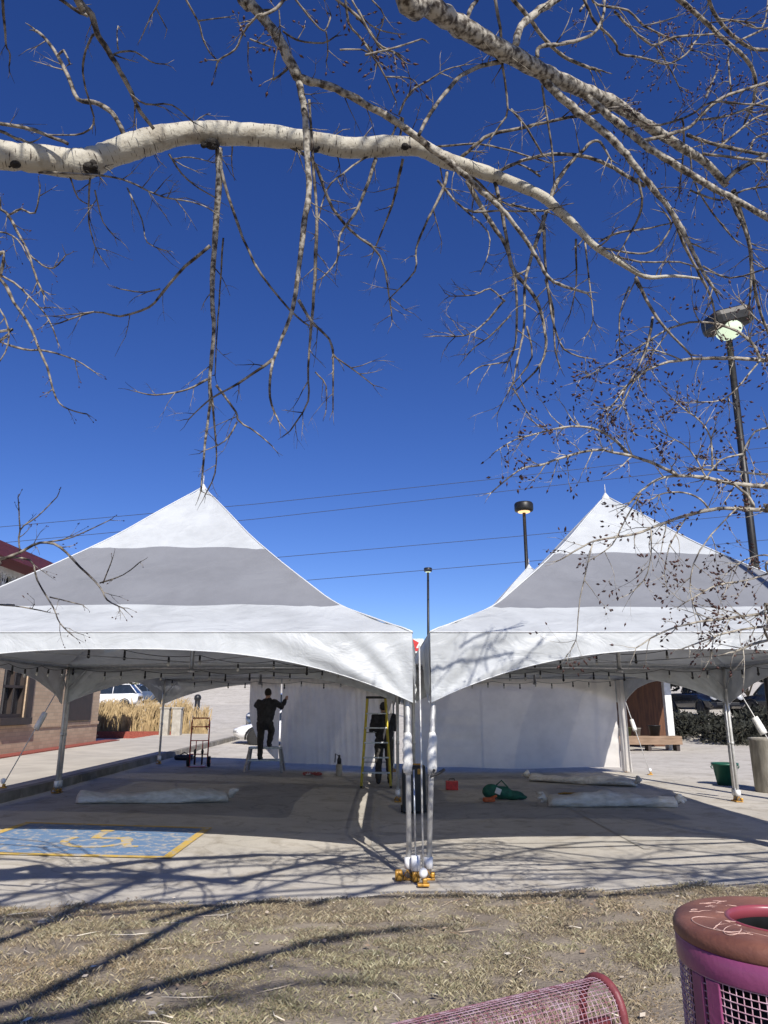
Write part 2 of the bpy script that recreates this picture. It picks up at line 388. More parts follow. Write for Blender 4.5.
scene.cycles.max_bounces = 8; scene.cycles.transmission_bounces = 6; scene.cycles.diffuse_bounces = 5

# ---------------------------------------------------------------- ground
def axis(breaks):
    out = []
    for a, b, n in breaks: out += [a+(b-a)*i/n for i in range(n)]
    return out+[breaks[-1][1]]
xs = axis([(-400, -60, 8), (-60, -15, 12), (-15, 25, 60), (25, 60, 10), (60, 400, 8)])
ys = axis([(-60, 0, 6), (0, 40, 60), (40, 110, 28), (110, 400, 12), (400, 1500, 4)])
g = MB(); g.v = [(x, y, gz(x, y)) for y in ys for x in xs]; g.uv = [(0, 0)]*len(g.v); nx = len(xs)
for j in range(len(ys)-1):
    for i in range(nx-1): g.f.append((j*nx+i, j*nx+i+1, (j+1)*nx+i+1, (j+1)*nx+i)); g.mi.append(0); g.smooth.append(True)
structure(g.build('parking_lot', M['concrete']))

def lawn_edge(x):
    return 6.92+.125*x + .05*math.sin(x*2.3+1)+.04*math.sin(x*5.1)+.03*math.sin(x*11.7)
lx = axis([(-40, -6, 10), (-6, 7, 130), (7, 40, 10)])
g = MB(); nv = 60
def lawn_pt(x, t):
    e = lawn_edge(x); y = e-(1-(1-t)**1.0)*0; y = -25+(e+25)*(1-(1-t)**3)
    h = .022+.008*math.sin(x*3.1+y*2)+.007*math.sin(x*7.7-y*5.1)
    return (x, y, h if t < 1 else -.01)
g.v = [lawn_pt(x, j/nv) for j in range(nv+1) for x in lx]; g.uv = [(0, 0)]*len(g.v); nx = len(lx)
for j in range(nv):
    for i in range(nx-1): g.f.append((j*nx+i, j*nx+i+1, (j+1)*nx+i+1, (j+1)*nx+i)); g.mi.append(0); g.smooth.append(True)
structure(g.build('lawn', M['soil']))

# dry grass blades: one uncountable mass
def blades(n, xr, yr, hmin, hmax, wid, lean, cols, name, z0=.02, edge=True, clump=2.0, thr=.455):
    from mathutils import noise
    X = RS.uniform(*xr, n); Y = RS.uniform(*yr, n)
    keep = np.ones(n, bool)
    for i in range(n):
        k = noise.noise(Vector((X[i]*clump, Y[i]*clump*1.6, 3)))*.5+.5 + .25*noise.noise(Vector((X[i]*7, Y[i]*7, 9)))
        if k < thr+RS.uniform(-.12, .12): keep[i] = False
        if edge and Y[i] > lawn_edge(X[i])+RS.normal(0, .03): keep[i] = False
    X, Y = X[keep], Y[keep]; n = len(X)
    H = RS.uniform(hmin, hmax, n); A = RS.uniform(0, 2*np.pi, n); Ln = RS.uniform(.4, lean, n); W = wid*RS.uniform(.6, 1.3, n)
    dx, dy = np.cos(A), np.sin(A); px, py = -dy, dx
    tilt = RS.uniform(0, 6.28, n)
    V = np.zeros((n, 4, 3)); lx_, ly_ = np.cos(tilt)*Ln*H, np.sin(tilt)*Ln*H
    V[:, 0] = np.stack([X-px*W, Y-py*W, np.full(n, z0)], 1); V[:, 1] = np.stack([X+px*W, Y+py*W, np.full(n, z0)], 1)
    V[:, 2] = np.stack([X+px*W*.6+lx_*.5, Y+py*W*.6+ly_*.5, z0+H*.65], 1); V[:, 3] = np.stack([X+lx_, Y+ly_, z0+H*.8], 1)
    me = bpy.data.meshes.new(name); me.vertices.add(n*4); me.vertices.foreach_set('co', V.ravel())
    me.loops.add(n*4); me.loops.foreach_set('vertex_index', np.arange(n*4)); me.polygons.add(n)
    me.polygons.foreach_set('loop_start', np.arange(n)*4); me.polygons.foreach_set('loop_total', np.full(n, 4))
    me.update(calc_edges=True)
    ca = me.color_attributes.new('tint', 'FLOAT_COLOR', 'POINT'); cols = np.array(cols)
    c = cols[RS.randint(0, len(cols), n)]*RS.uniform(.8, 1.15, (n, 1)); c = np.concatenate([c, np.ones((n, 1))], 1)
    ca.data.foreach_set('color', np.repeat(c, 4, 0).astype(np.float32).ravel())
    me.materials.append(M['grass']); o = bpy.data.objects.new(name, me); COL.objects.link(o); return o
tag(blades(430000, (-4.6, 5.2), (3.6, 7.7), .010, .028, .0009, 1.5,
    [(.46, .37, .235), (.38, .30, .19), (.54, .455, .31), (.26, .2, .13), (.35, .285, .185), (.22, .19, .12)], 'dry_grass'),
    'thin dry straw-coloured grass covering the patchy lawn', 'grass', kind='stuff')
tag(blades(120000, (-4.6, 5.2), (3.6, 7.6), .022, .05, .0009, 1.1,
    [(.48, .40, .26), (.40, .33, .21), (.56, .48, .33), (.28, .25, .15)], 'grass_tufts', clump=4.5, thr=.56),
    'slightly taller matted tufts of straw-coloured grass scattered over the lawn', 'grass', kind='stuff')
# fallen bits of leaf and twig on the lawn
lit = MB()
for i in range(420):
    x, y = random.uniform(-4, 4.5), random.uniform(3.8, 6.9)
    if y > lawn_edge(x)+.6: continue
    a = random.uniform(0, 6.28); L = random.uniform(.008, .03)
    c = Vector((x, y, .05)); d = Vector((math.cos(a), math.sin(a), random.uniform(-.2, .3)))*L; p = Vector((-math.sin(a), math.cos(a), .2))*L*random.uniform(.15, .7)
    lit.add([c-d, c+p, c+d, c-p], [(0, 1, 2, 3)])
for i in range(70):
    x, y = random.uniform(-4, 4.5), random.uniform(4.2, 7.0); a = random.uniform(0, 6.28); L = random.uniform(.04, .16); d = Vector((math.cos(a), math.sin(a), 0)); c = Vector((x, y, .045)); k_ = Vector((-d.y, d.x, .1))*L*random.uniform(-.3, .3)
    lit.tube([c-d*L, c+k_, c+d*L], [.0035, .003, .0015], 5)
tag(lit.build('leaf_litter', mat('bleached leaf bits', (.75, .68, .55), (.3, .2, .12), 3, .8, lo=.4, hi=.6)), 'bleached fallen leaf scraps strewn over the dry lawn', 'leaf litter', kind='stuff')

# left sidewalk with kerb
def strip(name, m, x0, x1, y0, y1, h, n=30, mb=None):
    g = mb or MB(); vs = []; fs = []
    for i in range(n+1):
        y = y0+(y1-y0)*i/n; za = gz(x0, y)+h; zb = gz(x1, y)+h; wob = .012*math.sin(i*2.1)
        vs += [(x0+wob, y, gz(x0, y)-.1), (x0+wob, y, za), (x1, y, zb), (x1, y, gz(x1, y)-.1)]
    for i in range(n):
        a = i*4; b = a+4
        fs += [(a, a+1, b+1, b), (a+1, a+2, b+2, b+1), (a+2, a+3, b+3, b+2)]
    fs += [(0, 3, 2, 1), (n*4, n*4+1, n*4+2, n*4+3)]
    g.add(vs, fs); return g if mb else structure(g.build(name, m))
g = MB()
y = 3.0
while y < 33:
    strip('', None, -5.93, -6.09, y, y+2.42, .15, 5, g); y += 2.45
structure(g.build('kerb', M['kerb']))
g = MB(); y = 3.0
while y < 33:
    strip('', None, -6.10, -9.45, y, y+1.99, .14, 3, g); y += 2.0
structure(g.build('sidewalk', M['sidewalk']))
strip('mulch_border', M['redgravel'], -9.46, -9.96, 3, 27.5, .17)
# parking bay paint
def flat(mb, poly, h): mb.add([(x, y, gz(x, y)+h) for x, y in poly], [tuple(range(len(poly)))])
def rectgrid(mb, x0, x1, y0, y1, h, n=12):
    for i in range(n):
        for j in range(n):
            a, b = x0+(x1-x0)*i/n, x0+(x1-x0)*(i+1)/n; c, d = y0+(y1-y0)*j/n, y0+(y1-y0)*(j+1)/n
            flat(mb, [(a, c), (b, c), (b, d), (a, d)], h)
g = MB(); rectgrid(g, -4.62, -2.36, 8.55, 10.32, .006); structure(g.build('parking_bay_blue_paint', M['blue_paint']))
g = MB()
for r in ((-4.72, -2.26, 8.45, 8.55), (-4.72, -2.26, 10.32, 10.42), (-2.36, -2.26, 8.55, 10.32), (-4.72, -4.62, 8.55, 10.32)): rectgrid(g, *r, .010, 6)
structure(g.build('parking_bay_yellow_border', M['yellow_paint'])); g = MB(); cx, cy = -3.35, 9.4   # wheelchair symbol, long faded
def seg(p, q, w_):
    p, q = Vector(p), Vector(q); d = (q-p).normalized(); n_ = Vector((-d.y, d.x))*w_/2
    flat(g, [tuple(v) for v in (p-n_, q-n_, q+n_, p+n_)], .010)
ang = [R(a) for a in range(150, 411, 20)]
for a, b in zip(ang, ang[1:]): seg((cx+.36*math.cos(a), cy-.12+.36*math.sin(a)), (cx+.36*math.cos(b), cy-.12+.36*math.sin(b)), .09)
seg((cx-.12, cy+.42), (cx-.08, cy+.02), .11); seg((cx-.08, cy+.06), (cx+.28, cy+.06), .1); seg((cx+.26, cy+.06), (cx+.45, cy-.4), .1); seg((cx+.42, cy-.4), (cx+.56, cy-.36), .1)
flat(g, [(cx-.12+.09*math.cos(a*.785), cy+.54+.09*math.sin(a*.785)) for a in range(8)], .010)
structure(g.build('parking_bay_symbol', paint_mat('faded symbol paint', (.62, .42, .10), .46)))
g = MB()   # bay lines running away across the lot
for x in (-.15, 3.0): rectgrid(g, x, x+.09, 9.2, 14.2, .008, 8)
structure(g.build('bay_lines', paint_mat('ghost line paint', (.42, .38, .28), .52)))

# ---------------------------------------------------------------- tents
PROF = [(0, 0), (.28, .16), (.53, .42), (.7, .61), (.85, .81), (.95, .935), (1, 1)]
def prof(s): return lerp_tab(PROF, s)
def prof_s(s):   # smoothed
    return (prof(max(0, s-.05))+prof(min(1, s+.05))+2*prof(s))/4 if .03 < s < .97 else prof(s)
EAVE = 2.335
def tent(x0, x1, y0, y1, peak, label, seed):
    rnd = random.Random(seed)
    cx, cy = (x0+x1)/2, (y0+y1)/2
    root = empty('frame_tent', (cx, cy, 0), label, 'tent', 'white and grey peaked tents set up in the parking lot')
    C = [Vector((x0-cx, y0-cy, EAVE)), Vector((x1-cx, y0-cy, EAVE)), Vector((x1-cx, y1-cy, EAVE)), Vector((x0-cx, y1-cy, EAVE))]
    H = peak-EAVE
    can = MB(); NU = 40
    sb1, sb2 = .262, .615
    rows = [0, .02]+[.02+(sb1-.02)*k/6 for k in range(1, 7)]+[sb1+(sb2-sb1)*k/8 for k in range(1, 9)]+[sb2+(1-sb2)*k/12 for k in range(1, 13)]
    rows[-1] = .985
    for q in range(4):
        A, B = C[q], C[(q+1) % 4]
        def fn(i, j, A=A, B=B, q=q):
            u = i*2-1; s = rows[j]
            s2 = s + (.032*(1-u*u)+.004*math.sin(i*17+q+seed))*min(1, s*14)*min(1, (1-s)*3.2)*(1 if s < .98 else 0)
            p = A.lerp(B, i); c = Vector((0, 0, EAVE)); p = p.lerp(c, s2)
            hz = H*prof_s(s2)
            sag = -.05*(1-u*u)*math.sin(math.pi*min(1, s2))*1.0 + .045*math.sin(math.pi*i*1)*(1-s2)*0
            # small pull wrinkles from corners
            edge = 1-abs(u)
            wr = .016*math.sin(26*math.atan2(s2+.02, edge+.03)+seed+q)*math.exp(-edge*3.2)*(1-s2)*min(1, s2*12)
            n_ = math.sin(i*23+q*2+s2*9)*.004*min(1, s2*12)*(1-s2)
            p.z = EAVE+hz+sag+wr+n_
            return p
        vs = [fn(i/NU, j) for j in range(len(rows)) for i in range(NU+1)]
        o = len(can.v); can.v += [tuple(v) for v in vs]; can.uv += [(0, 0)]*len(vs)
        for j in range(len(rows)-1):
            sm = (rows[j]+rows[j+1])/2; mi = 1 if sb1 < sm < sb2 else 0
            for i in range(NU):
                a = j*(NU+1)+i+o; can.f.append((a, a+1, a+NU+2, a+NU+1)); can.mi.append(mi); can.smooth.append(True)
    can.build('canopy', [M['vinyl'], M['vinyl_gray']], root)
    # peak cap + finial, hip seams
    cp = MB(); cp.lathe((0, 0, peak-.075), [(.075, 0), (.06, .045), (.03, .09), (.012, .12)], 12); cp.build('peak_cap', M['hem'], root)
    fi = MB(); fi.cyl((0, 0, peak), (0, 0, peak+.18), .007, .005, 6); fi.build('finial', M['pole_white'], root)
    sm_ = MB()
    for q in range(4):
        pts = []
        for k in range(0, 31):
            s = k/30*.985; p = C[q].lerp(Vector((0, 0, EAVE)), s); p.z = EAVE+H*prof_s(s)+.006; pts.append(p)
        sm_.tube(pts, .009, 6)
    sm_.build('hip_seam', M['hem'], root)
    # valances
    for q in range(4):
        A, B = C[q], C[(q+1) % 4]; d = (B-A).normalized(); out = Vector((d.y, -d.x, 0))
        v = MB(); nu, nv = 90, 14
        def fn(i, j):
            u = 2*i-1; drop = .17+.53*abs(u)**2.6
            p = A.lerp(B, i)+out*.0015
            t = j*drop; p.z = EAVE+.001-t
            e = (1-abs(u))*3.0; r = math.hypot(e, (.72-t)); th = math.atan2(.72-t, e+1e-4)
            wv = (.034*math.sin(13*th+seed+q*1.7)+.014*math.sin(29*th+q))*math.exp(-r*.62)*min(1, j*3.0)*min(1, r*2.2)
            wv += .007*math.sin(p.x*9+p.y*7+seed)*j + .004*math.sin(p.x*31+p.y*27)*j
            return p+out*(wv+.02*j)
        v.grid(fn, nu, nv); v.build('valance', M['vinyl'], root)
        h = MB(); h.tube([fn(k/60, 0)+out*.003 for k in range(61)], .006, 6)
        h.tube([fn(k/60, 1)+Vector((0, 0, 0)) for k in range(61)], .006, 5)
        h.build('hem', M['hem'], root)
    # frame
    fr = MB(); I = .05
    c2 = [Vector((c.x-math.copysign(I, c.x), c.y-math.copysign(I, c.y), EAVE-.07)) for c in C]
    for q in range(4):
        fr.tube([c2[q], c2[(q+1) % 4]], .028, 8)
    for q in range(4):   # cross cables to the floating mast
        fr.tube([c2[q], Vector((0, 0, 2.2))], .006, 5)
        a = c2[q]; b = c2[(q+1) % 4]; d = (b-a).normalized()
        fr.tube([a+d*.35, a+Vector((0, 0, -.38))], .012, 6); fr.tube([b-d*.35, b+Vector((0, 0, -.38))], .012, 6)
    fr.build('eave_frame', M['alu'], root)
    ms = MB(); ms.cyl((0, 0, 2.1), (0, 0, peak-.02), .03, .03, 12); ms.cyl((0, 0, 2.06), (0, 0, 2.1), .05, .05, 12); ms.build('centre_mast', M['alu'], root)
    for q in range(4):
        base = gz(C[q].x+cx, C[q].y+cy)
        lg = MB(); p = c2[q]
        bxx = -.10 if seed == 2 and q == 0 else 0
        lg.tube([(p.x+bxx, p.y, base+.02), (p.x, p.y, EAVE-.05)], .027, 12); lg.tube([(p.x+bxx*.6, p.y, base+.95), (p.x+bxx*.58, p.y, base+1.0)], .033, 12)
        l = lg.build('leg', M['pole_white'], root); p = Vector((p.x+bxx, p.y, p.z))
        b = MB(); b.box((p.x, p.y, base+.012), (.12, .09, .02), bev=.004); b.box((p.x+.04, p.y-.03, base+.05), (.04, .05, .045), bev=.01); b.tube([(p.x-.06, p.y-.05, base+.03), (p.x-.02, p.y-.07, base+.10), (p.x+.03, p.y-.05, base+.03)], .008, 6)
        b.build('base_plate', M['yellow'], l)
        s = MB(); s.cyl((p.x, p.y, base+.1), (p.x, p.y, base+.2), .046, .044, 14); s.build('leg_collar', M['cap'], l)
    return root
LX0, LX1, RX0, RX1 = -5.73, .29, .475, 6.17
YA, YB, YC, YD = 7.62, 13.58, 13.61, 19.6
tent(LX0, LX1, YA, YB, 4.79, 'nearer left tent with grey banded peak, a blue painted parking bay before it', 1)
tent(RX0, RX1, YA, YB, 4.65, 'nearer right tent with grey banded peak, crossed by bare budded branches', 2)
tent(LX0, LX1, YC, YD, 4.70, 'far left tent behind the nearer peak, a man on a stool at its back wall', 3)
tent(RX0, RX1, YC, YD, 4.70, 'far right tent whose small second peak shows just left of the nearer right peak', 4)

# side walls (hung from the far tents' back eaves)
def sidewall(pts_top, z_top, z_bot_fn, label, name='tent_sidewall', amp=.03, k=14, seed=0, horiz=False):
    g = MB(); n = 120; P = [Vector(p) for p in pts_top]
    L = [0]
    for a, b in zip(P, P[1:]): L.append(L[-1]+(b-a).length)
    def along(t):
        s = t*L[-1]
        for i in range(len(P)-1):
            if s <= L[i+1]+1e-6:
                return P[i].lerp(P[i+1], (s-L[i])/(L[i+1]-L[i]))
        return P[-1]
    def fn(i, j):
        p = along(i); q = along(min(1, i+.01)); r = along(max(0, i-.01)); d = (q-r).normalized(); nrm = Vector((d.y, -d.x))
        zb = z_bot_fn(i); z = z_top+(zb-z_top)*j
        s = i*L[-1]
        if horiz:
            wv = amp*math.sin(z*16+1.4*math.sin(s*1.3)+s*.5)*math.exp(-((z-1.1)/.6)**2)*.5 + amp*.4*math.sin(s*2.2) + .006*math.sin(z*37+s*2)
            wv *= .6+.5*math.sin(s*1.1+1)
        else:
            wv = amp*(math.sin(s*k+seed)+.5*math.sin(s*k*2.3+seed*2+z))*(.25+.75*j) + .01*math.sin(s*40+z*3)
        return Vector((p.x+nrm.x*wv, p.y+nrm.y*wv, z))
    g.grid(fn, n, 24)
    o = g.build(name, M['wall_vinyl']); tag(o, label, 'tent wall', 'white vinyl walls hung at the back of the tents'); return o
sidewall([(RX0+.05, YD-.1, 0), (RX1-.2, YD-.1, 0)], 2.28, lambda t: .10+.02*math.sin(t*9), 'long smooth white wall across the back of the right tents', amp=.05, horiz=True, seed=2)
sidewall([(RX1-.2, YD-.13, 0), (RX1-.12, YD-.3, 0), (RX1-.09, YD-.45, 0)], 2.25, lambda t: .03, 'narrow gathered end of white wall wrapped round the far right tent leg', amp=.05, k=22, seed=4)
sidewall([(-2.62, YD-.12, 0), (-1.4, YD-.1, 0), (-.75, YD-.2, 0), (-.1, YD-.35, 0), (.2, YD-.8, 0)], 2.28, lambda t: .22-.1*t, 'pleated white wall between the man on the step stool and the yellow ladder', amp=.022, k=19, seed=1)
sidewall([(-3.45, YD-.12, 0), (-3.1, YD-.22, 0), (-2.66, YD-.12, 0)], 2.28, lambda t: 1.75-1.5*t**.45, 'loose unhung corner of white wall being lifted by the man in black', amp=.05, k=13, seed=6)

# guy lines with white wraps
def guy(top, bot, twrap, label, stake='yellow', wlen=.32, wr=.045):
    top, bot = Vector(top), Vector(bot); r = empty('guy_line', tuple(bot), label, 'guy line', 'guy straps holding the tent corners')
    o = -bot
    g = MB(); g.tube([top+o, bot+o+Vector((0, 0, .05))], .009, 6); g.build('strap', M['pole_white'], r)
    if twrap is not None:
        c = top.lerp(bot, twrap)+o; d = (bot-top).normalized(); g = MB()
        g.tube([c-d*wlen/2, c-d*wlen*.2, c+d*wlen*.3, c+d*wlen/2], [wr*.95, wr, wr*1.05, wr], 10); g.build('warning_wrap', M['wrap'], r)
    g = MB(); g.box((0, 0, .015), (.11, .08, .02), bev=.005); g.box((.015, 0, .045), (.045, .05, .05), bev=.012); g.build('anchor_plate', M['yellow'], r)
    g = MB(); g.ball((0, -.01, .115), (.042, .042, .045), 12, 8); g.build('anchor_cap', M['cap'], r)
guy((LX0+.08, 13.5, 2.25), (-6.2, 12.7, gz(-6.2, 12.7)+.15), .46, 'thin guy strap with white wrap anchored on the left kerb', wlen=.3, wr=.05)
guy((RX1-.05, 13.4, 2.2), (6.95, 12.9, 0), .42, 'guy strap with white wrap on the right, ending beside the concrete planter', wlen=.3, wr=.06)
guy((RX1-.1, 19.5, 2.2), (6.4, 18.7, 0), .48, 'guy strap with white wrap by the wooden shelf behind the far right leg', wlen=.28, wr=.05)
guy((.36, 7.6, 2.2), (.36, 7.36, 0.01), None, 'central strap running down between the two front tent legs')
# wraps on the two front centre legs
for x, z, lab, kk in ((LX1-.055, 1.16, 'white padded wrap around the front leg of the left tent', 0), (RX0+.055, 1.16, 'white padded wrap around the front leg of the right tent', 1)):
    g = MB(); g.tube([(x+random.uniform(-.008, .008)-(.05 if kk else 0), YA+.05, z+.19-.38*k/9) for k in range(10)], [.03, .04, .046, .043, .048, .046, .05, .047, .049, .042], 14)
    o = g.build('leg_wrap', M['wrap']); tag(o, lab, 'leg wrap', 'white wraps on the front centre legs')
g = MB(); g.tube([(RX0+.02, YA-.0, 1.0), (RX0-.02, YA-.02, .93), (RX0+.05, YA-.02, .96), (RX0+.12, YA, 1.0)], .014, 6)
tag(g.build('ratchet_buckle', M['black']), 'black ratchet strap buckle below the wrap on the right tent leg', 'buckle')
# bundled ratchet anchors at the foot of the front legs
for x, y, lab in ((.30, 7.58, 'white capped yellow ratchet anchor standing between the two front feet'), (.14, 7.62, 'yellow ratchet anchor lying left of the front feet')):
    r = empty('ratchet_anchor', (x, y, 0), lab, 'anchor')
    g = MB(); g.box((0, 0, .05), (.07, .09, .09), bev=.015); g.tube([(-.03, -.05, .02), (0, -.07, .09), (.04, -.04, .05)], .01, 6); g.build('ratchet', M['yellow'], r)
    if x > .2:
        g = MB(); g.cyl((0, 0, .1), (0, 0, .23), .045, .045, 14); g.build('cap', M['cap'], r)
        g = MB(); g.tube([(0, 0, .2), (-.01, 0, 1.0)], .009, 6); g.build('rod', M['alu'], r)

# string lights
def string(a, b, n, label, sag=.1, seed=0):
    rnd = random.Random(seed); a, b = Vector(a), Vector(b)
    r = empty('string_lights', tuple(a), label, 'string lights', 'string lights looped inside the tents')
    pts = []
    NS = 5
    for k in range(41):
        t = k/40; u = (t*NS) % 1; z = -sag*4*u*(1-u)*.6 - sag*.6*math.sin(math.pi*t)
        p = a.lerp(b, t)+Vector((0, 0, z))-a; pts.append(p)
    g = MB(); g.tube(pts, .0045, 5); g.build('cable', M['cable'], r)
    for k in range(n):
        t = (k+.5+rnd.uniform(-.2, .2))/n; i = int(t*40); p = pts[i]
        s = MB(); s.tube([p, p+Vector((0, 0, -.03)), p+Vector((0, 0, -.075))], [.010, .016, .016], 8); so_ = s.build('socket', M['black'], r)
        q = MB(); q.ball(p+Vector((0, 0, -.105)), (.022, .022, .031), 10, 7); q.build('bulb', M['bulb'] if rnd.random() < .6 else M['black'], so_)
ze = EAVE-.06
string((LX0+.15, YB-.1, ze), (LX1-.1, YB-.1, ze), 15, 'string lights along the rear beam of the nearer left tent', seed=1)
string((LX0+.12, YA+.3, ze), (LX0+.12, YB-.2, ze), 12, 'string lights along the left side beam of the nearer left tent', seed=2)
string((LX1-.12, YB-.2, ze), (LX0+1.2, YA+1.4, ze+.15), 11, 'string lights slung diagonally under the nearer left canopy', seed=3)
string((RX0+.15, YB-.1, ze), (RX1-.1, YB-.1, ze), 15, 'string lights along the rear beam of the nearer right tent', seed=4)
string((RX1-.12, YA+.3, ze), (RX1-.12, YB-.2, ze), 12, 'string lights along the right side beam of the nearer right tent', seed=5)
string((RX0+.12, YB-.3, ze+.02), (RX1-1.2, YA+1.6, ze+.2), 11, 'string lights slung diagonally under the nearer right canopy', seed=6)
string((LX0+.15, YD-.25, ze), (LX1-.1, YD-.25, ze), 12, 'string lights above the back wall of the far left tent', seed=7)
string((RX0+.15, YD-.25, ze), (RX1-.1, YD-.25, ze), 12, 'string lights above the back wall of the far right tent', seed=8)

# ---------------------------------------------------------------- rolled vinyl
def roll(p0, p1, r0, label, seed, tuft=1, h=.8):
    rnd = random.Random(seed); p0, p1 = Vector(p0), Vector(p1); n = 46
    r = empty('rolled_vinyl', tuple((p0+p1)/2), label, 'rolled tent wall', 'rolled white tent walls lying on the pavement')
    off = -(p0+p1)/2; d = (p1-p0).normalized(); nrm = Vector((-d.y, d.x, 0)); g = MB(); seg_ = 20; vs = []; fs = []
    for i in range(n+1):
        t = i/n; c = p0.lerp(p1, t)+off+nrm*.05*math.sin(t*5+seed)
        rad = r0*(.85+.12*math.sin(t*7+seed)+.05*math.sin(t*31)); 
        if i == 0 or i == n: rad *= .55
        for k in range(seg_):
            a = 2*math.pi*k/seg_; rr = rad*(1+.10*math.sin(3*a+t*9+seed)+.06*math.sin(7*a+t*21)+.04*rnd.uniform(-1, 1))
            vs.append(c+nrm*rr*1.35*math.cos(a)+Vector((0, 0, max(.004, rad*.62+rr*h*math.sin(a)))))
    for i in range(n):
        for k in range(seg_): k2 = (k+1) % seg_; fs.append((i*seg_+k, i*seg_+k2, (i+1)*seg_+k2, (i+1)*seg_+k))
    fs.append(tuple(range(seg_-1, -1, -1))); fs.append(tuple(n*seg_+k for k in range(seg_)))
    g.add(vs, fs, 0, True); g.build('roll', M['tarp'], r)
    for e, s in ((p0, -1), (p1, 1)):
        if tuft != 2 and s != tuft: continue
        q = MB(); c = e+off+d*s*.03
        for k in range(5):
            a = rnd.uniform(-.6, .6); b_ = c+d*s*rnd.uniform(.04, .14)+nrm*rnd.uniform(-.08, .08)+Vector((0, 0, rnd.uniform(.06, .2)))
            q.tube([c+Vector((0, 0, .08)), (c+b_)/2+Vector((0, 0, .08+rnd.uniform(0, .03))), b_], [.05, .045, .02], 7)
        q.build('loose_end', M['tarp'], r)
def G(px, py, z=0.0):
    a = math.atan((py-512)/F)-TH; y = (EAVE*0+EYE-z)/math.tan(a); zc = y*CT+(z-EYE)*ST
    return Vector(((px-384)/F*zc, y, z))
def gp(px, py):
    z = 0
    for _ in range(6):
        p = G(px, py, z); z = gz(p.x, p.y)
    p.z = z; return p
roll(gp(76, 803), gp(228, 802), .15, 'dirty white roll of vinyl lying on the pavement under the left tent', 3)
roll(gp(548, 806), gp(676, 807), .165, 'nearer fat roll of white vinyl under the right tent', 5, 2)
roll(gp(530, 781), gp(636, 787), .15, 'farther limp roll of white vinyl stretched before the right back wall', 9, 2, .6)
# flat loose sheet end near the farther roll
# ---------------------------------------------------------------- small gear on the floor
p = gp(502, 800); r = empty('tool_bag', tuple(p), 'dark green canvas bag slumped on the pavement under the right tent', 'bag')
g = MB()
for i, (x, y, z, a, b_, c) in enumerate([(-.18, 0, .14, .17, .12, .13), (0, .03, .12, .2, .15, .11), (.2, 0, .08, .2, .12, .08), (.33, -.03, .05, .12, .08, .04)]): g.ball((x, y, z), (a, b_, c), 12, 8)
o = g.build('bag_body', M['green'], r); remesh(o, .02, 1)
g = MB(); g.box((-.08, -.13, .16), (.1, .02, .1), Matrix.Rotation(.4, 3, 'Y'), bev=.006); g.build('patch', M['wrap'], r)
g = MB(); g.tube([(-.1, 0, .24), (0, -.03, .33), (.12, 0, .2)], .012, 6); g.build('handle', M['green'], r)
p = gp(489, 802); g = MB(); g.box((0, 0, .04), (.2, .12, .07), Matrix.Rotation(.3, 3, 'Z'), bev=.02); g.cyl((.05, 0, .06), (.14, .02, .1), .03, .02, 8)
o = g.build('drill', M['orange'], None, tuple(p)); tag(o, 'small orange power drill lying left of the green bag', 'tool')
p = gp(452, 790); r = empty('red_toolbox', tuple(p), 'small bright red toolbox on the pavement before the right wall', 'toolbox')
g = MB(); g.box((0, 0, .09), (.24, .16, .17), bev=.012); g.build('box', M['red'], r); g = MB(); g.tube([(-.06, 0, .175), (-.05, 0, .205), (.05, 0, .205), (.06, 0, .175)], .01, 6); g.build('handle', M['black'], r)
p = gp(569, 795); g = MB(); g.tube([(-.2, 0, .02), (-.08, .05, .03), (.05, -.03, .03), (.2, .04, .02), (.1, .1, .02), (-.1, .08, .02)], .016, 6)
tag(g.build('strap_coil', M['yellow'], None, tuple(p)), 'coil of yellow strap between the two white rolls', 'strap')
p = gp(414, 813); r = empty('tool_chest', tuple(p), 'tall black tool chest with yellow latches behind the front centre legs', 'tool chest')
g = MB(); g.box((0, 0, .36), (.36, .3, .68), bev=.02); g.cyl((-.14, .1, .05), (-.2, .1, .05), .06, .06, 12); g.cyl((.14, .1, .05), (.2, .1, .05), .06, .06, 12); g.build('chest', M['black'], r)
g = MB(); g.box((-.09, -.155, .62), (.07, .02, .08), bev=.005); g.box((.09, -.155, .62), (.07, .02, .08), bev=.005); g.tube([(-.13, -.16, .7), (-.1, -.19, .73), (.1, -.19, .73), (.13, -.16, .7)], .014, 6); g.build('latch', M['yellow'], r)
p = gp(339, 776); r = empty('fire_extinguisher', tuple(p), 'dark bottle with pale base standing at the foot of the pleated left wall', 'extinguisher')
g = MB(); g.lathe((0, 0, 0), [(.06, 0), (.075, .03), (.075, .22), (.06, .27)], 16); g.build('base', M['concrete_post'], r)
g = MB(); g.lathe((0, 0, .27), [(.05, 0), (.05, .1), (.025, .15), (.025, .2)], 14); g.tube([(0, 0, .44), (-.09, 0, .5), (-.1, 0, .3)], .014, 6); g.build('nozzle', M['black'], r)
p = gp(312, 776); g = MB()
for k in range(6): g.ball((random.uniform(-.2, .2), random.uniform(-.05, .05), .05), (.1, .07, .045), 10, 6)
o = g.build('rag_pile', M['redcloth'], None, tuple(p)); remesh(o, .02, 1); tag(o, 'crumpled red and white rags on the floor below the pleated left wall', 'rags')
p = gp(184, 760); g = MB(); g.box((0, 0, .07), (.5, .25, .13), bev=.05); g.tube([(-.12, 0, .13), (0, 0, .2), (.12, 0, .13)], .015, 6)
tag(g.build('equipment_bag', M['black'], None, tuple(p)), 'low black bag by the kerb left of the red hand truck', 'bag')

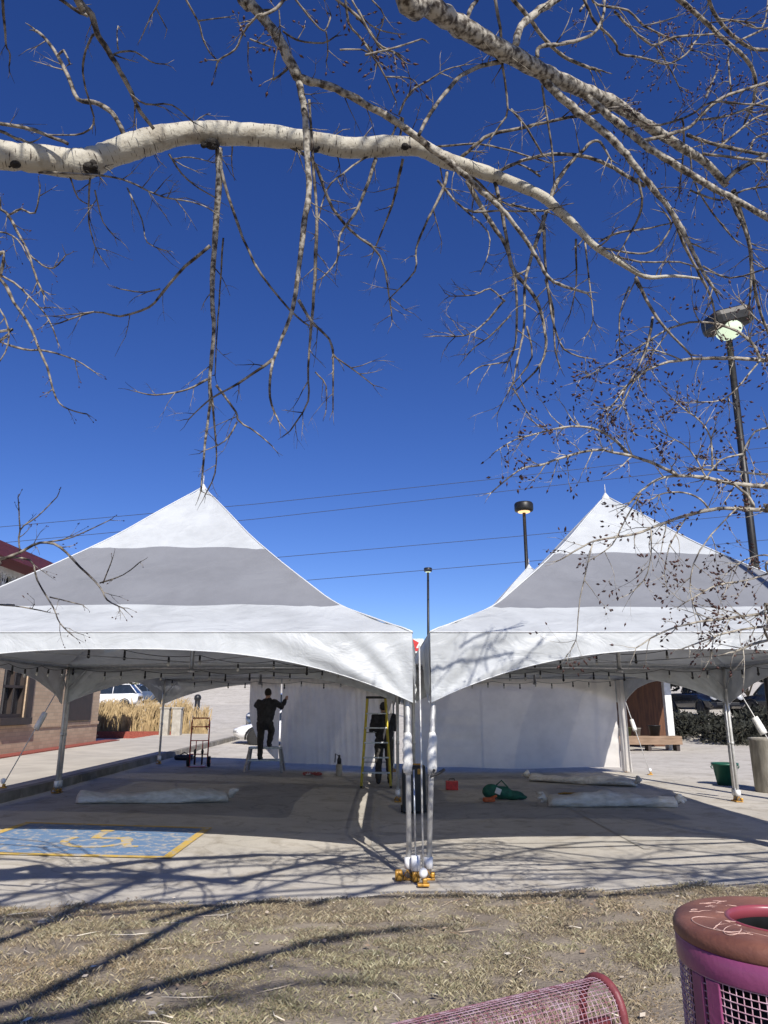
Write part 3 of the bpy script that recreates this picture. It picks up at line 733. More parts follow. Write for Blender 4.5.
# hand truck
p = gp(198, 767); r = empty('hand_truck', tuple(p), 'upright red two-wheeled hand truck in front of the reeds', 'hand truck', rz=R(4))
g = MB(); W2 = .22
g.tube([(-W2, 0, .05), (-W2, .03, 1.05), (-W2*.9, .03, 1.16), (W2*.9, .03, 1.16), (W2, .03, 1.05), (W2, 0, .05)], .017, 8)
for z in (.3, .62, .95): g.tube([(-W2, .015, z), (W2, .015, z)], .013, 6)
for x in (-.08, .08): g.tube([(x, .01, .05), (x, .015, .62)], .012, 6)
g.build('frame', M['red'], r); g = MB(); g.box((0, -.1, .02), (.4, .2, .012)); g.build('toe_plate', M['red'], r)
for x in (-.25, .25):
    g = MB(); g.cyl((x-.03, .05, .125), (x+.03, .05, .125), .125, .125, 18); w_ = g.build('wheel', M['tyre'], r); g = MB(); g.cyl((x-.035, .05, .125), (x+.035, .05, .125), .05, .05, 12); g.build('hub', M['red'], w_)
for x in (-.09, .09):
    g = MB(); g.tube([(x, -.03, .06), (x, -.03, .3)], .02, 8); g.ball((x, -.03, .36), (.035, .03, .07), 8, 6); g.build('stair_skid', M['black'], r)

# ladders
def stepladder():
    p = gp(376, 788); r = empty('stepladder', tuple(p), 'yellow fibreglass stepladder with silver steps under the left tent', 'ladder')
    H = 1.76
    for s in (-1, 1):
        g = MB(); g.beam((s*.30, 0, 0), (s*.19, .27, H), .03, .07); g.build('rail', M['ladder_y'], r)
        g = MB(); g.beam((s*.31, .95, 0), (s*.19, .36, H), .025, .05); g.build('rear_rail', M['ladder_y'], r)
    for k in range(1, 6):
        t = k*.29/H; w_ = .6-.22*t; g = MB(); g.box((0, .27*t-.01, k*.29), (w_, .09, .028), bev=.004); g.build('step', M['alu'], r)
    g = MB(); g.box((0, .3, H+.02), (.44, .2, .05), bev=.01); g.build('top_cap', M['black'], r)
    g = MB()
    for t in (.25, .6): g.tube([(-.29+.1*t, .95-.55*t, H*t), (.29-.1*t, .95-.55*t, H*t)], .01, 6)
    for s in (-1, 1): g.tube([(s*.25, .12, H*.5), (s*.25, .64, H*.48)], .008, 5)
    g.build('brace', M['alu'], r)
    for s in (-1, 1): g = MB(); g.box((s*.30, 0, .02), (.05, .09, .04), bev=.008); g.build('foot', M['black'], r)
stepladder()
PX, PY = -2.85, 18.55
def platform_step():
    z0 = gz(PX, PY); r = empty('step_stool', (PX, PY, z0), 'low aluminium platform step stool under the man in black', 'step stool')
    H = .55
    g = MB(); g.box((0, 0, H), (.78, .3, .05), bev=.008); g.build('platform', M['alu'], r)
    for sx in (-1, 1):
        for sy in (-1, 1):
            g = MB(); g.beam((sx*.44, sy*.28, 0), (sx*.36, sy*.13, H-.02), .05, .03); g.build('leg', M['alu'], r)
        for sy in (-1, 1):
            pass
    for sy in (-1, 1):
        g = MB(); g.box((0, sy*.21, .27), (.80, .07, .028), bev=.004); g.build('rung', M['alu'], r)
    for sx in (-1, 1):
        g = MB(); g.tube([(sx*.41, -.22, .2), (sx*.41, .22, .2)], .012, 6); g.build('brace', M['alu'], r)
    return z0
ZS = platform_step()

# ---------------------------------------------------------------- people
def person(loc, rz, J, label, hair='short', cap=False):
    """J: joints dict. one continuous remeshed body, with clothing children"""
    r = empty('person', tuple(loc), label, 'person', rz=rz)
    V3 = lambda k: Vector(J[k])
    b = MB()
    hd = V3('head')
    b.ball(hd, (.075, .092, .112), 16, 12); b.ball(hd+Vector((0, .035, -.055)), (.052, .055, .05), 12, 8)
    b.ball(hd+Vector((0, .098, -.01)), (.012, .02, .02), 8, 6)
    for s in (-1, 1): b.ball(hd+Vector((s*.076, 0, -.005)), (.012, .02, .032), 8, 6)
    b.capsule(V3('neck'), hd+Vector((0, -.01, -.07)), .055, .05)
    b.capsule(V3('chest'), V3('neck'), .12, .07); b.capsule(V3('pelvis'), V3('chest'), .12, .13)
    for s in 'LR':
        b.capsule(V3('sh'+s), V3('el'+s), .05, .04); b.capsule(V3('el'+s), V3('wr'+s), .042, .028)
        b.capsule(V3('chest'), V3('sh'+s), .08, .055)
        wr = V3('wr'+s); d = (wr-V3('el'+s)).normalized(); side = d.cross(Vector((0, 1, 0))); side = side.normalized() if side.length > .1 else d.cross(Vector((1, 0, 0))).normalized(); nr = d.cross(side)
        b.capsule(wr, wr+d*.06, .03, .036)
        for k, ln in enumerate((.065, .08, .075, .06)):
            base = wr+d*.085+side*(k-1.5)*.02; mid = base+d*ln*.5; b.capsule(wr+d*.05+side*(k-1.5)*.015, base, .012, .0105, 8); b.capsule(base, mid, .0105, .0095, 8); b.capsule(mid, mid+(d*.7+nr*.6).normalized()*ln*.5, .0095, .008, 8)
        th = wr+d*.03-side*.03; b.capsule(wr+d*.01, th, .016, .013, 8); b.capsule(th, th+(d-side*.6).normalized()*.045, .013, .010, 8)
        b.capsule(V3('hip'+s), V3('kn'+s), .075, .052); b.capsule(V3('kn'+s), V3('an'+s), .05, .036); b.capsule(V3('pelvis'), V3('hip'+s), .1, .085)
    o = remesh(b.build('body', M['skin'], r), .008, 2)
    j = MB(); 
    j.capsule(V3('pelvis')+Vector((0, 0, -.03)), V3('chest'), .175, .18); j.capsule(V3('chest'), V3('neck')-Vector((0, 0, .05)), .16, .10)
    for s in 'LR':
        j.capsule(V3('chest'), V3('sh'+s), .12, .085); j.capsule(V3('sh'+s), V3('el'+s), .082, .065); w_ = V3('wr'+s); e = V3('el'+s); j.capsule(e, e.lerp(w_, .93), .064, .045)
        m_ = V3('sh'+s).lerp(V3('pelvis'), .5); j.capsule(V3('sh'+s), V3('hip'+s)+Vector((0, 0, .12)), .08, .1)
    folds(remesh(j.build('jacket', M['cloth_black'], r), .012, 2), .05)
    t = MB()
    t.capsule(V3('pelvis'), V3('pelvis')+Vector((0, 0, -.06)), .15, .13)
    for s in 'LR':
        t.capsule(V3('pelvis'), V3('hip'+s), .13, .108); t.capsule(V3('hip'+s), V3('kn'+s), .105, .078); t.capsule(V3('kn'+s), V3('an'+s)+Vector((0, 0, .03)), .078, .066)
    folds(remesh(t.build('trousers', M['cloth_dark'], r), .012, 2), .045)
    for s in 'LR':
        a = V3('an'+s); g = MB(); g.capsule(a+Vector((0, 0, .02)), a+Vector((0, -.02, -.04)), .058, .05); g.capsule(a+Vector((0, -.03, -.045)), a+Vector((0, .15, -.05)), .044, .038)
        remesh(g.build('boot', M['black'], r), .01, 1)
    h = MB(); h.ball(hd+Vector((0, -.018, .022)), (.084, .095, .102), 16, 10)
    if cap: h.box(hd+Vector((0, .11, .045)), (.13, .12, .015), bev=.006)
    h.build('knit_cap' if cap else 'hair', M['cloth_black'] if cap else M['hair'], r)
    return r
# man on the stool, back to camera, one knee bent, arms raised to the right
person((PX, PY-.02, ZS), R(-6), dict(pelvis=(0, -.14, 1.16), chest=(.02, -.09, 1.48), neck=(.03, -.07, 1.68), head=(.03, -.05, 1.82),
    shL=(-.17, -.09, 1.60), elL=(-.30, .12, 1.52), wrL=(-.16, .34, 1.66), shR=(.2, -.08, 1.60), elR=(.33, .12, 1.50), wrR=(.36, .36, 1.66),
    hipL=(-.09, -.15, 1.10), knL=(-.09, -.14, .76), anL=(-.07, -.22, .375), hipR=(.1, -.13, 1.10), knR=(.07, .26, .92), anR=(.09, -.02, .66)),
    'man in black jacket on a step stool, back turned, arms raised to the white wall')
p = gp(386, 783)
person((-.0, 16.5, 0), R(8), dict(pelvis=(0, 0, .93), chest=(0, .03, 1.26), neck=(0, .04, 1.44), head=(0, .07, 1.57),
    shL=(-.19, .03, 1.37), elL=(-.26, .1, 1.12), wrL=(-.16, .33, 1.12), shR=(.19, .03, 1.37), elR=(.25, .12, 1.14), wrR=(.12, .34, 1.2),
    hipL=(-.1, 0, .88), knL=(-.11, .04, .5), anL=(-.12, 0, .1), hipR=(.1, 0, .88), knR=(.12, .06, .5), anR=(.13, .02, .1)),
    'person in dark clothing and knit cap standing behind the yellow stepladder', cap=True)

# ---------------------------------------------------------------- vehicles
def car(loc, rz, L, Wd, Hh, paint, label, kind='sedan', wr=.32, name='parked_car'):
    r = empty(name, tuple(loc), label, 'car', 'vehicles parked beyond the tents', rz=rz)
    hw = Wd/2
    if kind == 'sedan': prof_ = [(0, .42, .62, .80), (.06, .28, .74, .93), (.2, .22, .86, .98), (.36, .2, .95, 1), (.6, .2, .98, 1), (.85, .22, 1.02, .98), (.95, .28, 1.0, .93), (1, .45, .85, .82)]; roof = [(.28, 0), (.42, .88), (.5, 1), (.68, .98), (.9, .1)]
    elif kind == 'suv': prof_ = [(0, .45, .72, .84), (.04, .32, .9, .95), (.22, .28, 1.02, 1), (.5, .28, 1.05, 1), (.9, .3, 1.1, 1), (.98, .4, 1.08, .95), (1, .55, .9, .88)]; roof = [(.22, 0), (.34, .92), (.42, 1), (.85, 1), (.97, .15)]
    else: prof_ = [(0, .5, .85, .9), (.03, .4, 1.05, .97), (.25, .35, 1.15, 1), (.5, .35, 1.18, 1), (.62, .35, 1.18, 1), (.97, .4, 1.18, 1), (1, .5, 1.1, .97)]; roof = [(.25, 0), (.34, .95), (.4, 1), (.56, 1), (.6, .1)]
    k = Hh/1.45 if kind == 'sedan' else Hh/1.75
    b = MB(); vs = []; n = 0
    for t, zl, zt, wf in prof_:
        zl *= k; zt *= k; w_ = hw*wf; x = t*L-L/2
        ring = [(w_*.85, zl), (w_*.97, zl+.12), (w_, (zl+zt)/2), (w_*.97, zt-.1), (w_*.85, zt-.01), (w_*.4, zt+.015)]
        ring = ring+[(-a, c) for a, c in reversed(ring)]; n = len(ring); vs += [(x, a, c) for a, c in ring]
    fs = []
    for i in range(len(prof_)-1):
        for q in range(n): q2 = (q+1) % n; fs.append((i*n+q, i*n+q2, (i+1)*n+q2, (i+1)*n+q))
    fs.append(tuple(range(n))); fs.append(tuple((len(prof_)-1)*n+q for q in range(n-1, -1, -1)))
    b.add(vs, fs, 0, True)
    belt = prof_[3][2]*k-.03
    # roof skin + pillars
    rp = [(t*L-L/2, belt+(Hh-belt)*h) for t, h in roof]
    tw = lambda z: hw*(.9-.2*(z-belt)/(Hh-belt))
    for (xa, za), (xb, zb) in zip(rp, rp[1:]):
        for s in (-1, 1): b.tube([(xa, s*tw(za), za), (xb, s*tw(zb), zb)], .035, 6)
    xm = (rp[1][0]+rp[3][0])/2
    for s in (-1, 1): b.tube([(xm, s*tw(belt), belt), (xm, s*tw(Hh), Hh-.03)], .03, 6)
    top = [(x, z) for x, z in rp[1:4]]; vs = []
    for x, z in top: vs += [(x, -tw(z), z), (x, -tw(z)*.5, z+.04), (x, tw(z)*.5, z+.04), (x, tw(z), z)]
    b.add(vs, [(i*4+q, i*4+q+1, i*4+q+5, i*4+q+4) for i in range(len(top)-1) for q in range(3)], 0, True)
    body = b.build('body', paint, r)
    gl = MB(); ins = .96; vs = []
    for x, z in rp: vs += [(x, -tw(z)*ins, z-.02), (x, tw(z)*ins, z-.02)]
    m = len(rp); low = len(vs)
    for x, z in rp: vs += [(x, -tw(belt)*ins, belt-.05), (x, tw(belt)*ins, belt-.05)]
    fs = [(2*i, 2*i+1, 2*i+3, 2*i+2) for i in range(m-1)]
    for i in range(m-1): fs += [(2*i, 2*i+2, low+2*i+2, low+2*i), (2*i+1, low+2*i+1, low+2*i+3, 2*i+3)]
    gl.add(vs, fs); gl.build('windows', M['glass'], r)
    for x in (-L*.31, L*.3):
        for s in (-1, 1):
            a = MB(); y_ = s*(hw-.1)
            a.lathe((0, 0, 0), [(wr*.55, -.1), (wr*.93, -.1), (wr, -.06), (wr, .06), (wr*.93, .1), (wr*.55, .1)], 24)
            rot = Matrix.Rotation(R(90), 3, 'X'); a.v = [tuple((rot @ Vector(v))+Vector((x, y_, wr))) for v in a.v]
            wl = a.build('wheel', M['tyre'], r)
            q = MB(); q.cyl((x, y_-s*.0, wr), (x, y_+s*.09, wr), wr*.62, wr*.58, 20)
            q.build('rim', M['rim'], wl)
            q = MB(); q.tube([(x+(wr+.05)*math.cos(u), s*(hw+.002), wr+(wr+.05)*math.sin(u)) for u in [R(v) for v in range(-10, 191, 20)]], .035, 6); q.build('wheel_arch', M['black'], r)
    for s in (-1, 1):
        q = MB(); q.ball((-L/2+.14, s*hw*.68, prof_[1][2]*k-.14), (.16, .2, .075) if kind != 'pickup' else (.2, .2, .2), 10, 6); q.build('headlight', M['lampglass'], r)
        q = MB(); q.ball((L/2-.1, s*hw*.72, prof_[-2][2]*k-.2), (.1, .15, .09), 10, 6); q.build('tail_light', M['redlens'], r)
        q = MB(); q.ball((rp[0][0]+.35, s*(hw+.06), belt+.06), (.06, .1, .07), 8, 6); q.build('mirror', paint, r)
    q = MB(); q.box((-L/2+.03, 0, prof_[0][1]*k+.12), (.08, Wd*.6, .16), bev=.02); q.build('grille', M['black'], r)
    return r
def on(x, y, dz=0): return (x, y, gz(x, y)+dz)
car(on(-3.3, 28.9), 0, 4.5, 1.8, 1.42, M['carwhite'], 'white car with its nose showing left of the man on the step stool', 'sedan')
car(on(-5.2, 37.5), R(80), 4.6, 1.9, 1.75, M['carblue'], 'slate grey vehicle facing the tents behind the white car', 'suv')
car(on(-21.0, 58), R(3), 4.7, 1.9, 1.75, M['carwhite'], 'white vehicle on the rise behind the reeds, nearest the brick building', 'suv')
car(on(-20.3, 62.5), R(60), 4.6, 1.8, 1.45, M['carblue'], 'blue grey car on the rise behind the reeds, between two white vehicles', 'sedan')
car(on(-20.6, 68), R(50), 4.5, 1.8, 1.6, M['carwhite'], 'small white vehicle on the rise, rightmost behind the reeds', 'suv')
car(on(17.4, 41.5), R(93), 5.6, 2.0, 1.85, M['cardark'], 'black pickup on the bank seen under the right tent', 'pickup', .42, 'pickup_truck')
car(on(23.6, 44.5), R(-60), 5.2, 2.0, 1.85, M['cardark'], 'dark vehicle in shade at the far right, beyond the concrete planter', 'suv', .4)

# ---------------------------------------------------------------- left brick building
bx = -9.97
r = empty('brick_building', (bx, 20, gz(bx, 20)), 'tan brick building with maroon roof edge at the left behind the tent', 'building')
oz = -gz(bx, 20)
def B(y0, y1, z0, z1, x0, x1, mb): mb.box(((x0+x1)/2, (y0+y1)/2-20, (z0+z1)/2+oz), (abs(x1-x0), y1-y0, z1-z0)); return mb
# wall with window openings (pieces butted), local x measured from wall face
WIN = [(14.2, 15.5), (19.75, 21.1)]
g = MB(); B(5, 26.6, -.1, 1.22, -8, 0, g); B(5, 26.6, 2.95, 4.2, -8, 0, g)
ys_ = [5]+[v for w_ in WIN for v in w_]+[26.6]
for a, b_ in zip(ys_[::2], ys_[1::2]): B(a, b_, 1.22, 2.95, -8, 0, g)
for a, b_ in WIN: B(a, b_, 1.22, 2.95, -8, -.35, g)
g.build('wall', M['brick'], r)
g = MB(); B(5, 26.65, 1.0, 1.1, 0, .03, g); B(26.6, 26.63, 1.0, 1.1, -8, 0, g); g.build('brick_course', M['brick_light'], r)
g = MB(); B(5, 26.6, 4.2, 5.15, -8, -.12, g); g.build('frieze', M['darkbrown'], r)
g = MB()   # arched white colonnade strip
B(5, 26.6, 4.2, 4.32, -.12, .02, g); B(5, 26.6, 4.98, 5.15, -.12, .02, g)
y = 5.0
while y < 26.4:
    B(y, y+.16, 4.32, 4.98, -.1, 0, g)
    for k in range(7):
        a0 = math.pi*k/6; yy = y+.16+.2+.2*math.cos(a0); g.box((-.05, yy-20, 4.78+.2*math.sin(a0)+oz+.02), (.1, .09, .09))
    y += .56
g.build('arcade', M['whitewood'], r)
g = MB(); g.add([(.75, 4.2-20, 5.12+oz), (.75, 27.4-20, 5.12+oz), (.75, 27.4-20, 5.46+oz), (.75, 4.2-20, 5.46+oz), (-.1, 4.2-20, 5.12+oz), (-.1, 27.4-20, 5.12+oz), (-3.5, 23.5-20, 6.6+oz), (-3.5, 8-20, 6.6+oz), (-8.7, 27.4-20, 5.46+oz), (-8.7, 4.2-20, 5.46+oz), (-8.7, 27.4-20, 5.12+oz)],
    [(0, 1, 2, 3), (0, 4, 5, 1), (3, 2, 6, 7), (2, 8, 6), (1, 10, 8, 2), (3, 7, 9), (7, 6, 8, 9)]); g.build('roof', M['maroon'], r)
for a, b_ in WIN:
    g = MB(); 
    for (y0, y1, z0, z1) in ((a, a+.12, 1.3, 2.95), (b_-.12, b_, 1.3, 2.95), (a+.12, b_-.12, 1.3, 1.4), (a+.12, b_-.12, 2.85, 2.95), (a+.12, b_-.12, 2.08, 2.15), ((a+b_)/2-.025, (a+b_)/2+.025, 1.4, 2.08), ((a+b_)/2-.025, (a+b_)/2+.025, 2.15, 2.85)): B(y0, y1, z0, z1, -.2, -.04, g)
    wd = g.build('window', M['darkbrown'], r)
    g = MB(); B(a+.1, b_-.1, 1.38, 2.87, -.17, -.15, g); g.build('pane', M['winglass'], wd)
    g = MB(); B(a-.2, b_+.2, 1.12, 1.3, -.2, .16, g); g.build('sill', M['darkbrown'], wd)
    g = MB(); B(b_+.003, b_+.35, 1.3, 2.95, -.02, .05, g); g.build('shutter', M['darkbrown'], wd)
g = MB(); B(23.9, 25.75, 1.15, 2.6, .0, .07, g); g.build('wall_panel', M['darkbrown'], r)
g = MB(); B(26.6, 27.6, .55, .6, -1.6, -.3, g); g.build('side_shelf', M['darkbrown'], r)

# ---------------------------------------------------------------- reeds, posts, plants
def reed_bed(n, x0, x1, y0, y1, h, label, name='reed_bed'):
    g = MB()
    for i in range(n):
        cx_ = x0+(x1-x0)*((i*7919) % 997)/997; cx_ += .25*math.sin(cx_*6); y = random.uniform(y0, y1)
        hh = h*random.uniform(.55, 1.1)*(1+.12*math.sin(cx_*4.1)); z = gz(cx_, y); a = random.uniform(-.12, .12); w_ = random.uniform(.012, .03)
        dr = random.uniform(-.22, .3)*hh; dy = random.uniform(-.15, .15)*hh
        m1 = Vector((cx_+a*hh*.5, y+dy*.2, z+hh*.55)); m2 = Vector((cx_+a*hh+dr*.35, y+dy*.6, z+hh*.9)); t = Vector((cx_+a*hh+dr, y+dy, z+hh*(.98 if i % 3 else 1.08))); pw = w_*(2.2 if i % 4 == 0 else 1)
        g.add([(cx_-w_/2, y, z), (cx_+w_/2, y, z), (m1.x+w_/2, m1.y, m1.z), (m1.x-w_/2, m1.y, m1.z), (m2.x+pw/2, m2.y, m2.z), (m2.x-pw/2, m2.y, m2.z), (t.x, t.y, t.z)], [(0, 1, 2, 3), (3, 2, 4, 5), (5, 4, 6)])
    o = g.build(name, M['reed']); return tag(o, label, 'tall grass', kind='stuff')
reed_bed(2600, -13.9, -8.9, 32.2, 34.2, 1.4, 'tall dry golden reed grass planted beyond the brick building')
reed_bed(260, -8.55, -7.9, 33, 34, 1.3, 'small tuft of dry reed grass right of the pale pillars', 'reed_tuft')
g = MB(); g.box((-11.4, 32, gz(-11, 32)+.12), (5.4, .35, .3)); structure(g.build('planting_bed_border', M['redgravel']))
for i, (x, lab) in enumerate(((-9.05, 'left of two pale concrete pillars beside the reeds'), (-8.55, 'right of two pale concrete pillars beside the reeds'))):
    g = MB(); g.box((0, 0, .6), (.36, .36, 1.2), bev=.02); g.box((0, 0, 1.22), (.42, .42, .07), bev=.015)
    tag(g.build('concrete_pillar', M['concrete_post'], None, on(x, 31.6)), lab, 'pillar', 'pale concrete pillars beside the reeds')
g = MB(); g.cyl((0, 0, 0), (0, 0, 1.3), .16, .14, 10); g.ball((0, 0, 1.4), .2, 10, 7)
tag(g.build('waste_post', M['black'], None, on(-10.2, 41.5)), 'short black post with rounded head seen just above the reeds', 'post')
def leafmass(blobs, n, size, name, m, parent=None, seed=1, flatz=.8):
    rs = np.random.RandomState(seed); vs = []; fs = []
    wts = np.array([b[1]**2 for b in blobs]); wts = wts/wts.sum(); V = []; 
    for (c, rad), w_ in zip(blobs, wts):
        k = int(n*w_); d = rs.normal(size=(k, 3)); d /= np.linalg.norm(d, axis=1)[:, None]; rr = rad*rs.uniform(.45, 1.05, k)**.6
        p = np.array(c)+d*rr[:, None]*np.array([1, 1, flatz]); a = rs.normal(size=(k, 3))*size; b = rs.normal(size=(k, 3))*size; V.append(np.stack([p, p+a, p+a*.5+b], 1))
    V = np.concatenate(V); k = len(V); me = bpy.data.meshes.new(name); me.vertices.add(k*3); me.vertices.foreach_set('co', V.ravel()); me.loops.add(k*3); me.loops.foreach_set('vertex_index', np.arange(k*3)); me.polygons.add(k)
    me.polygons.foreach_set('loop_start', np.arange(k)*3); me.polygons.foreach_set('loop_total', np.full(k, 3)); me.update(calc_edges=True); me.materials.append(m)
    o = bpy.data.objects.new(name, me); COL.objects.link(o); o.parent = parent; return o
def bush(x, y, rad, hgt, label, m, seed, name='shrub', cat='shrub', group=None, trunk=0, n=1500, size=.12):
    rs = random.Random(seed); hgt *= .75 if name == 'shrub' and x > 0 else 1
    r = empty(name, on(x, y), label, cat, group)
    bl = [((rs.uniform(-.7, .7)*rad, rs.uniform(-.7, .7)*rad, trunk+hgt*rs.uniform(.15, .85)), rad*rs.uniform(.35, .6)) for _ in range(14)]
    leafmass(bl, n, size, 'crown' if trunk else 'foliage', m, r, seed)
    g = MB(); g.tube([(0, 0, 0), (.05, 0, trunk+hgt*.3), (0, .1, trunk+hgt*.8)], [.05+.05*trunk, .04+.03*trunk, .02], 8)
    for k in range(5):
        a = k*1.3; g.tube([(0, 0, trunk*.8+.1), (math.cos(a)*rad*.3, math.sin(a)*rad*.3, trunk+hgt*.4), (math.cos(a)*rad*.6, math.sin(a)*rad*.6, trunk+hgt*.7)], [.03+.02*trunk, .02+.01*trunk, .01], 6)
    g.build('trunk' if trunk else 'stem', M['bark_twig'], r); return r
for i, (x, y, rad, h, lab) in enumerate([(-27, 74, 3.2, 3.0, 'olive shrub behind the parked cars, nearest the brick building'), (-22, 78, 2.8, 3.4, 'olive shrub behind the parked cars, taller and in the middle'), (-18, 80, 2.2, 2.2, 'olive shrub behind the parked cars, smallest on the right')]):
    bush(x, y, rad, h, lab, M['leaf_olive'], 30+i, group='olive shrubs above the parked cars', n=1800, size=.2)
k = 0
for (x, y, rad, h, lab) in [(15.0, 33.6, 1.6, 1.2, 'dark spreading shrub on the bank, nearest the white column'), (17.3, 34.4, 1.7, 1.3, 'dark spreading shrub in the middle of the bank'), (19.6, 34.6, 1.7, 1.4, 'dark spreading shrub on the bank behind the green tub'),
        (14.5, 36.5, 1.4, .9, 'dark low shrub high on the bank below the pickup'), (22.2, 35.5, 1.9, 1.9, 'dark tall shrub on the bank left of the planter'), (19, 37.2, 1.5, .7, 'dark low shrub high on the bank under the pickup tail'), (25, 36, 2.2, 2.6, 'dark tall shrub at the far right of the bank')]:
    bush(x, y, rad, h, lab, M['leaf_dark'], 50+k, group='dark shrubs on the bank behind the right tent', n=2600, size=.1); k += 1
for (x, y, rad, h, lab) in [(13.5, 50, 3.4, 6, 'dark evergreen tree above the wooden shelter'), (19, 52, 3.6, 6.5, 'dark evergreen tree standing behind the pickup'), (24.5, 51, 3.6, 6, 'dark evergreen tree right of the pickup'), (30, 50, 3.8, 6, 'dark evergreen tree at the far right edge'), (36, 54, 4, 6, 'dark evergreen tree outermost on the right')]:
    bush(x, y, rad, h-.5, lab, M['leaf_dark'], 70+k, 'evergreen_tree', 'tree', 'dark evergreen trees behind the right tent', .8, 5200, .2); k += 1

# wooden shelter, column, shelf, green tub, planter
r = empty('wooden_shelter', on(8.75, 30.5), 'shaded orange-brown wooden shelter with a white corner column behind the right tent', 'shelter')
g = MB(); g.box((1.3, 1.2, 1.6), (3.8, .12, 3.2)); g.box((-.66, -.1, 1.6), (.12, 2.4, 3.2)); g.build('wall', M['wood_orange'], r)
g = MB(); g.box((1.2, -.5, 3.3), (4.4, 4.6, .2)); g.build('roof', M['darkbrown'], r)
g = MB(); g.box((2.15, -1.3, 1.6), (.26, .26, 3.2), bev=.02); g.box((2.15, -1.3, .12), (.36, .36, .24), bev=.02); g.build('column', M['whitewood'], r)
r = empty('wooden_bench', on(9.5, 28.6), 'long weathered plank bench with pots on it in front of the wooden shelter', 'bench')
g = MB(); g.box((.25, 0, .48), (2.5, .5, .1), bev=.01); g.box((.25, -.22, .33), (2.5, .06, .2)); g.build('seat', M['wood_plank'], r)
for x in (-.8, .3, 1.35): g = MB(); g.box((x, 0, .215), (.12, .4, .42)); g.build('leg', M['darkbrown'], r)
for i, (x, rr, h, m_, lab) in enumerate([(8.75, .13, .26, 'concrete_post', 'small pale pot leftmost on the plank bench'), (9.1, .14, .3, 'leaf_olive', 'olive green pot second on the plank bench'), (9.45, .13, .28, 'concrete_post', 'pale grey pot between the olive pot and the black bucket'), (10.1, .22, .38, 'black', 'black bucket on the right half of the plank bench')]):
    g = MB(); g.lathe((0, 0, 0), [(rr*.7, 0), (rr, h*.95), (rr*1.08, h*.95), (rr*1.08, h), (rr*.9, h), (rr*.6, .03)], 16)
    tag(g.build('plant_pot' if i < 3 else 'bucket', M[m_], None, (x, 28.6, gz(x, 28.6)+.532)), lab, 'pot' if i < 3 else 'bucket')
p = gp(727, 785); r = empty('green_tub', tuple(p), 'dark green plastic tub on the pavement beside the right tent leg', 'tub')
g = MB(); g.lathe((0, 0, 0), [(.17, 0), (.185, .01), (.245, .40), (.27, .405), (.27, .44), (.235, .44), (.175, .03), (0, .03)], 28); g.build('tub', M['greentub'], r)
g = MB(); g.tube([(-.27, 0, .4), (-.3, 0, .36), (-.27, 0, .33)], .012, 6); g.tube([(.27, 0, .4), (.3, 0, .36), (.27, 0, .33)], .012, 6); g.build('handle', M['greentub'], r)
p = gp(768, 792); r = empty('concrete_planter', (p.x+.14, p.y, p.z), 'tall weathered concrete container cut by the right edge', 'planter')
g = MB(); g.lathe((0, 0, 0), [(.34, 0), (.35, .02), (.36, .93), (.37, .95), (.37, 1.0), (.29, 1.0), (.28, .8), (0, .8)], 30); g.build('shell', M['aggregate'], r)
g = MB(); g.lathe((0, 0, .8), [(.27, .01), (.2, .05), (0, .07)], 20); g.build('soil', M['soil'], r)

# ---------------------------------------------------------------- lamps
def lamp(bx, by, top, hx, size, lens, label, shape='box', r0=.08, tube_top=None):
    z0 = gz(bx, by); r = empty('street_lamp', (bx, by, z0), label, 'street lamp', 'tall dark parking lot lamps'); T = Vector((hx-bx, 0, top-z0))
    g = MB(); g.tube([(0, 0, 0), T*.5, T], [r0, r0*.9, r0*.75], 12); g.build('pole', M['darkmetal'], r)
    g = MB(); s = size/2
    if shape == 'box':
        g.lathe(T+Vector((0, 0, .0)), [(s*.5, 0), (s*.95, .04), (s, .1), (s, size*.42), (s*.9, size*.5), (0, size*.5)], 24)
        g.build('lamp_head', M['darkmetal'], r)
        g = MB(); g.lathe(T+Vector((0, 0, -.035)), [(s*.3, 0), (s*.62, .02), (s*.66, .06)], 20); g.build('lens', M[lens], r)
    else:
        Rm = Matrix.Rotation(R(-14), 3, 'Y') @ Matrix.Rotation(R(10), 3, 'X')
        g.box((0, 0, 0), (size, size*.9, size*.5), bev=size*.16); g.v = [tuple(Rm @ Vector(v)+T+Vector((0, 0, size*.34))) for v in g.v]; g.build('lamp_head', M['darkmetal'], r)
        g = MB(); g.ball((-.02, -.1, 0), (size*.30, size*.34, size*.24), 18, 10); g.v = [tuple(Rm @ Vector(v)+T+Vector((-.03, -.02, size*.04))) for v in g.v]; g.build('lens', M[lens], r)
lamp(6.98, 13.75, 9.05, 7.12, .84, 'lens_white', 'nearest tall lamp at the right with a big tilted head and pale lit lens', 'dish', .085)
t = at(524, 512, 29); lamp(t.x, t.y, t.z, t.x, .74, 'lens_amber', 'dark lamp with amber light left of the right tent peak', 'box', .085)
t = at(428, 572, 50); lamp(t.x-.1, t.y, t.z, t.x, .56, 'lens_white', 'small distant lamp standing in the gap between the tents', 'box', .1)
# roadside sign in the gap
t = at(416, 646, 62); r = empty('roadside_sign', (t.x, t.y, gz(t.x, t.y)), 'distant red and white sign in the gap between the tents', 'sign'); h = t.z-gz(t.x, t.y)
g = MB(); g.cyl((0, .12, 0), (0, .12, h+.4), .1, .1, 8); g.build('post', M['alu'], r)
g = MB(); g.box((0, 0, h), (1.3, .2, 1.2), bev=.03); g.build('board', M['whitewood'], r)
g = MB(); g.box((-.2, -.12, h+.2), (.7, .04, .55), Matrix.Rotation(.5, 3, 'Y')); g.box((.2, -.12, h-.3), (.6, .04, .25)); g.build('emblem', M['red'], r)

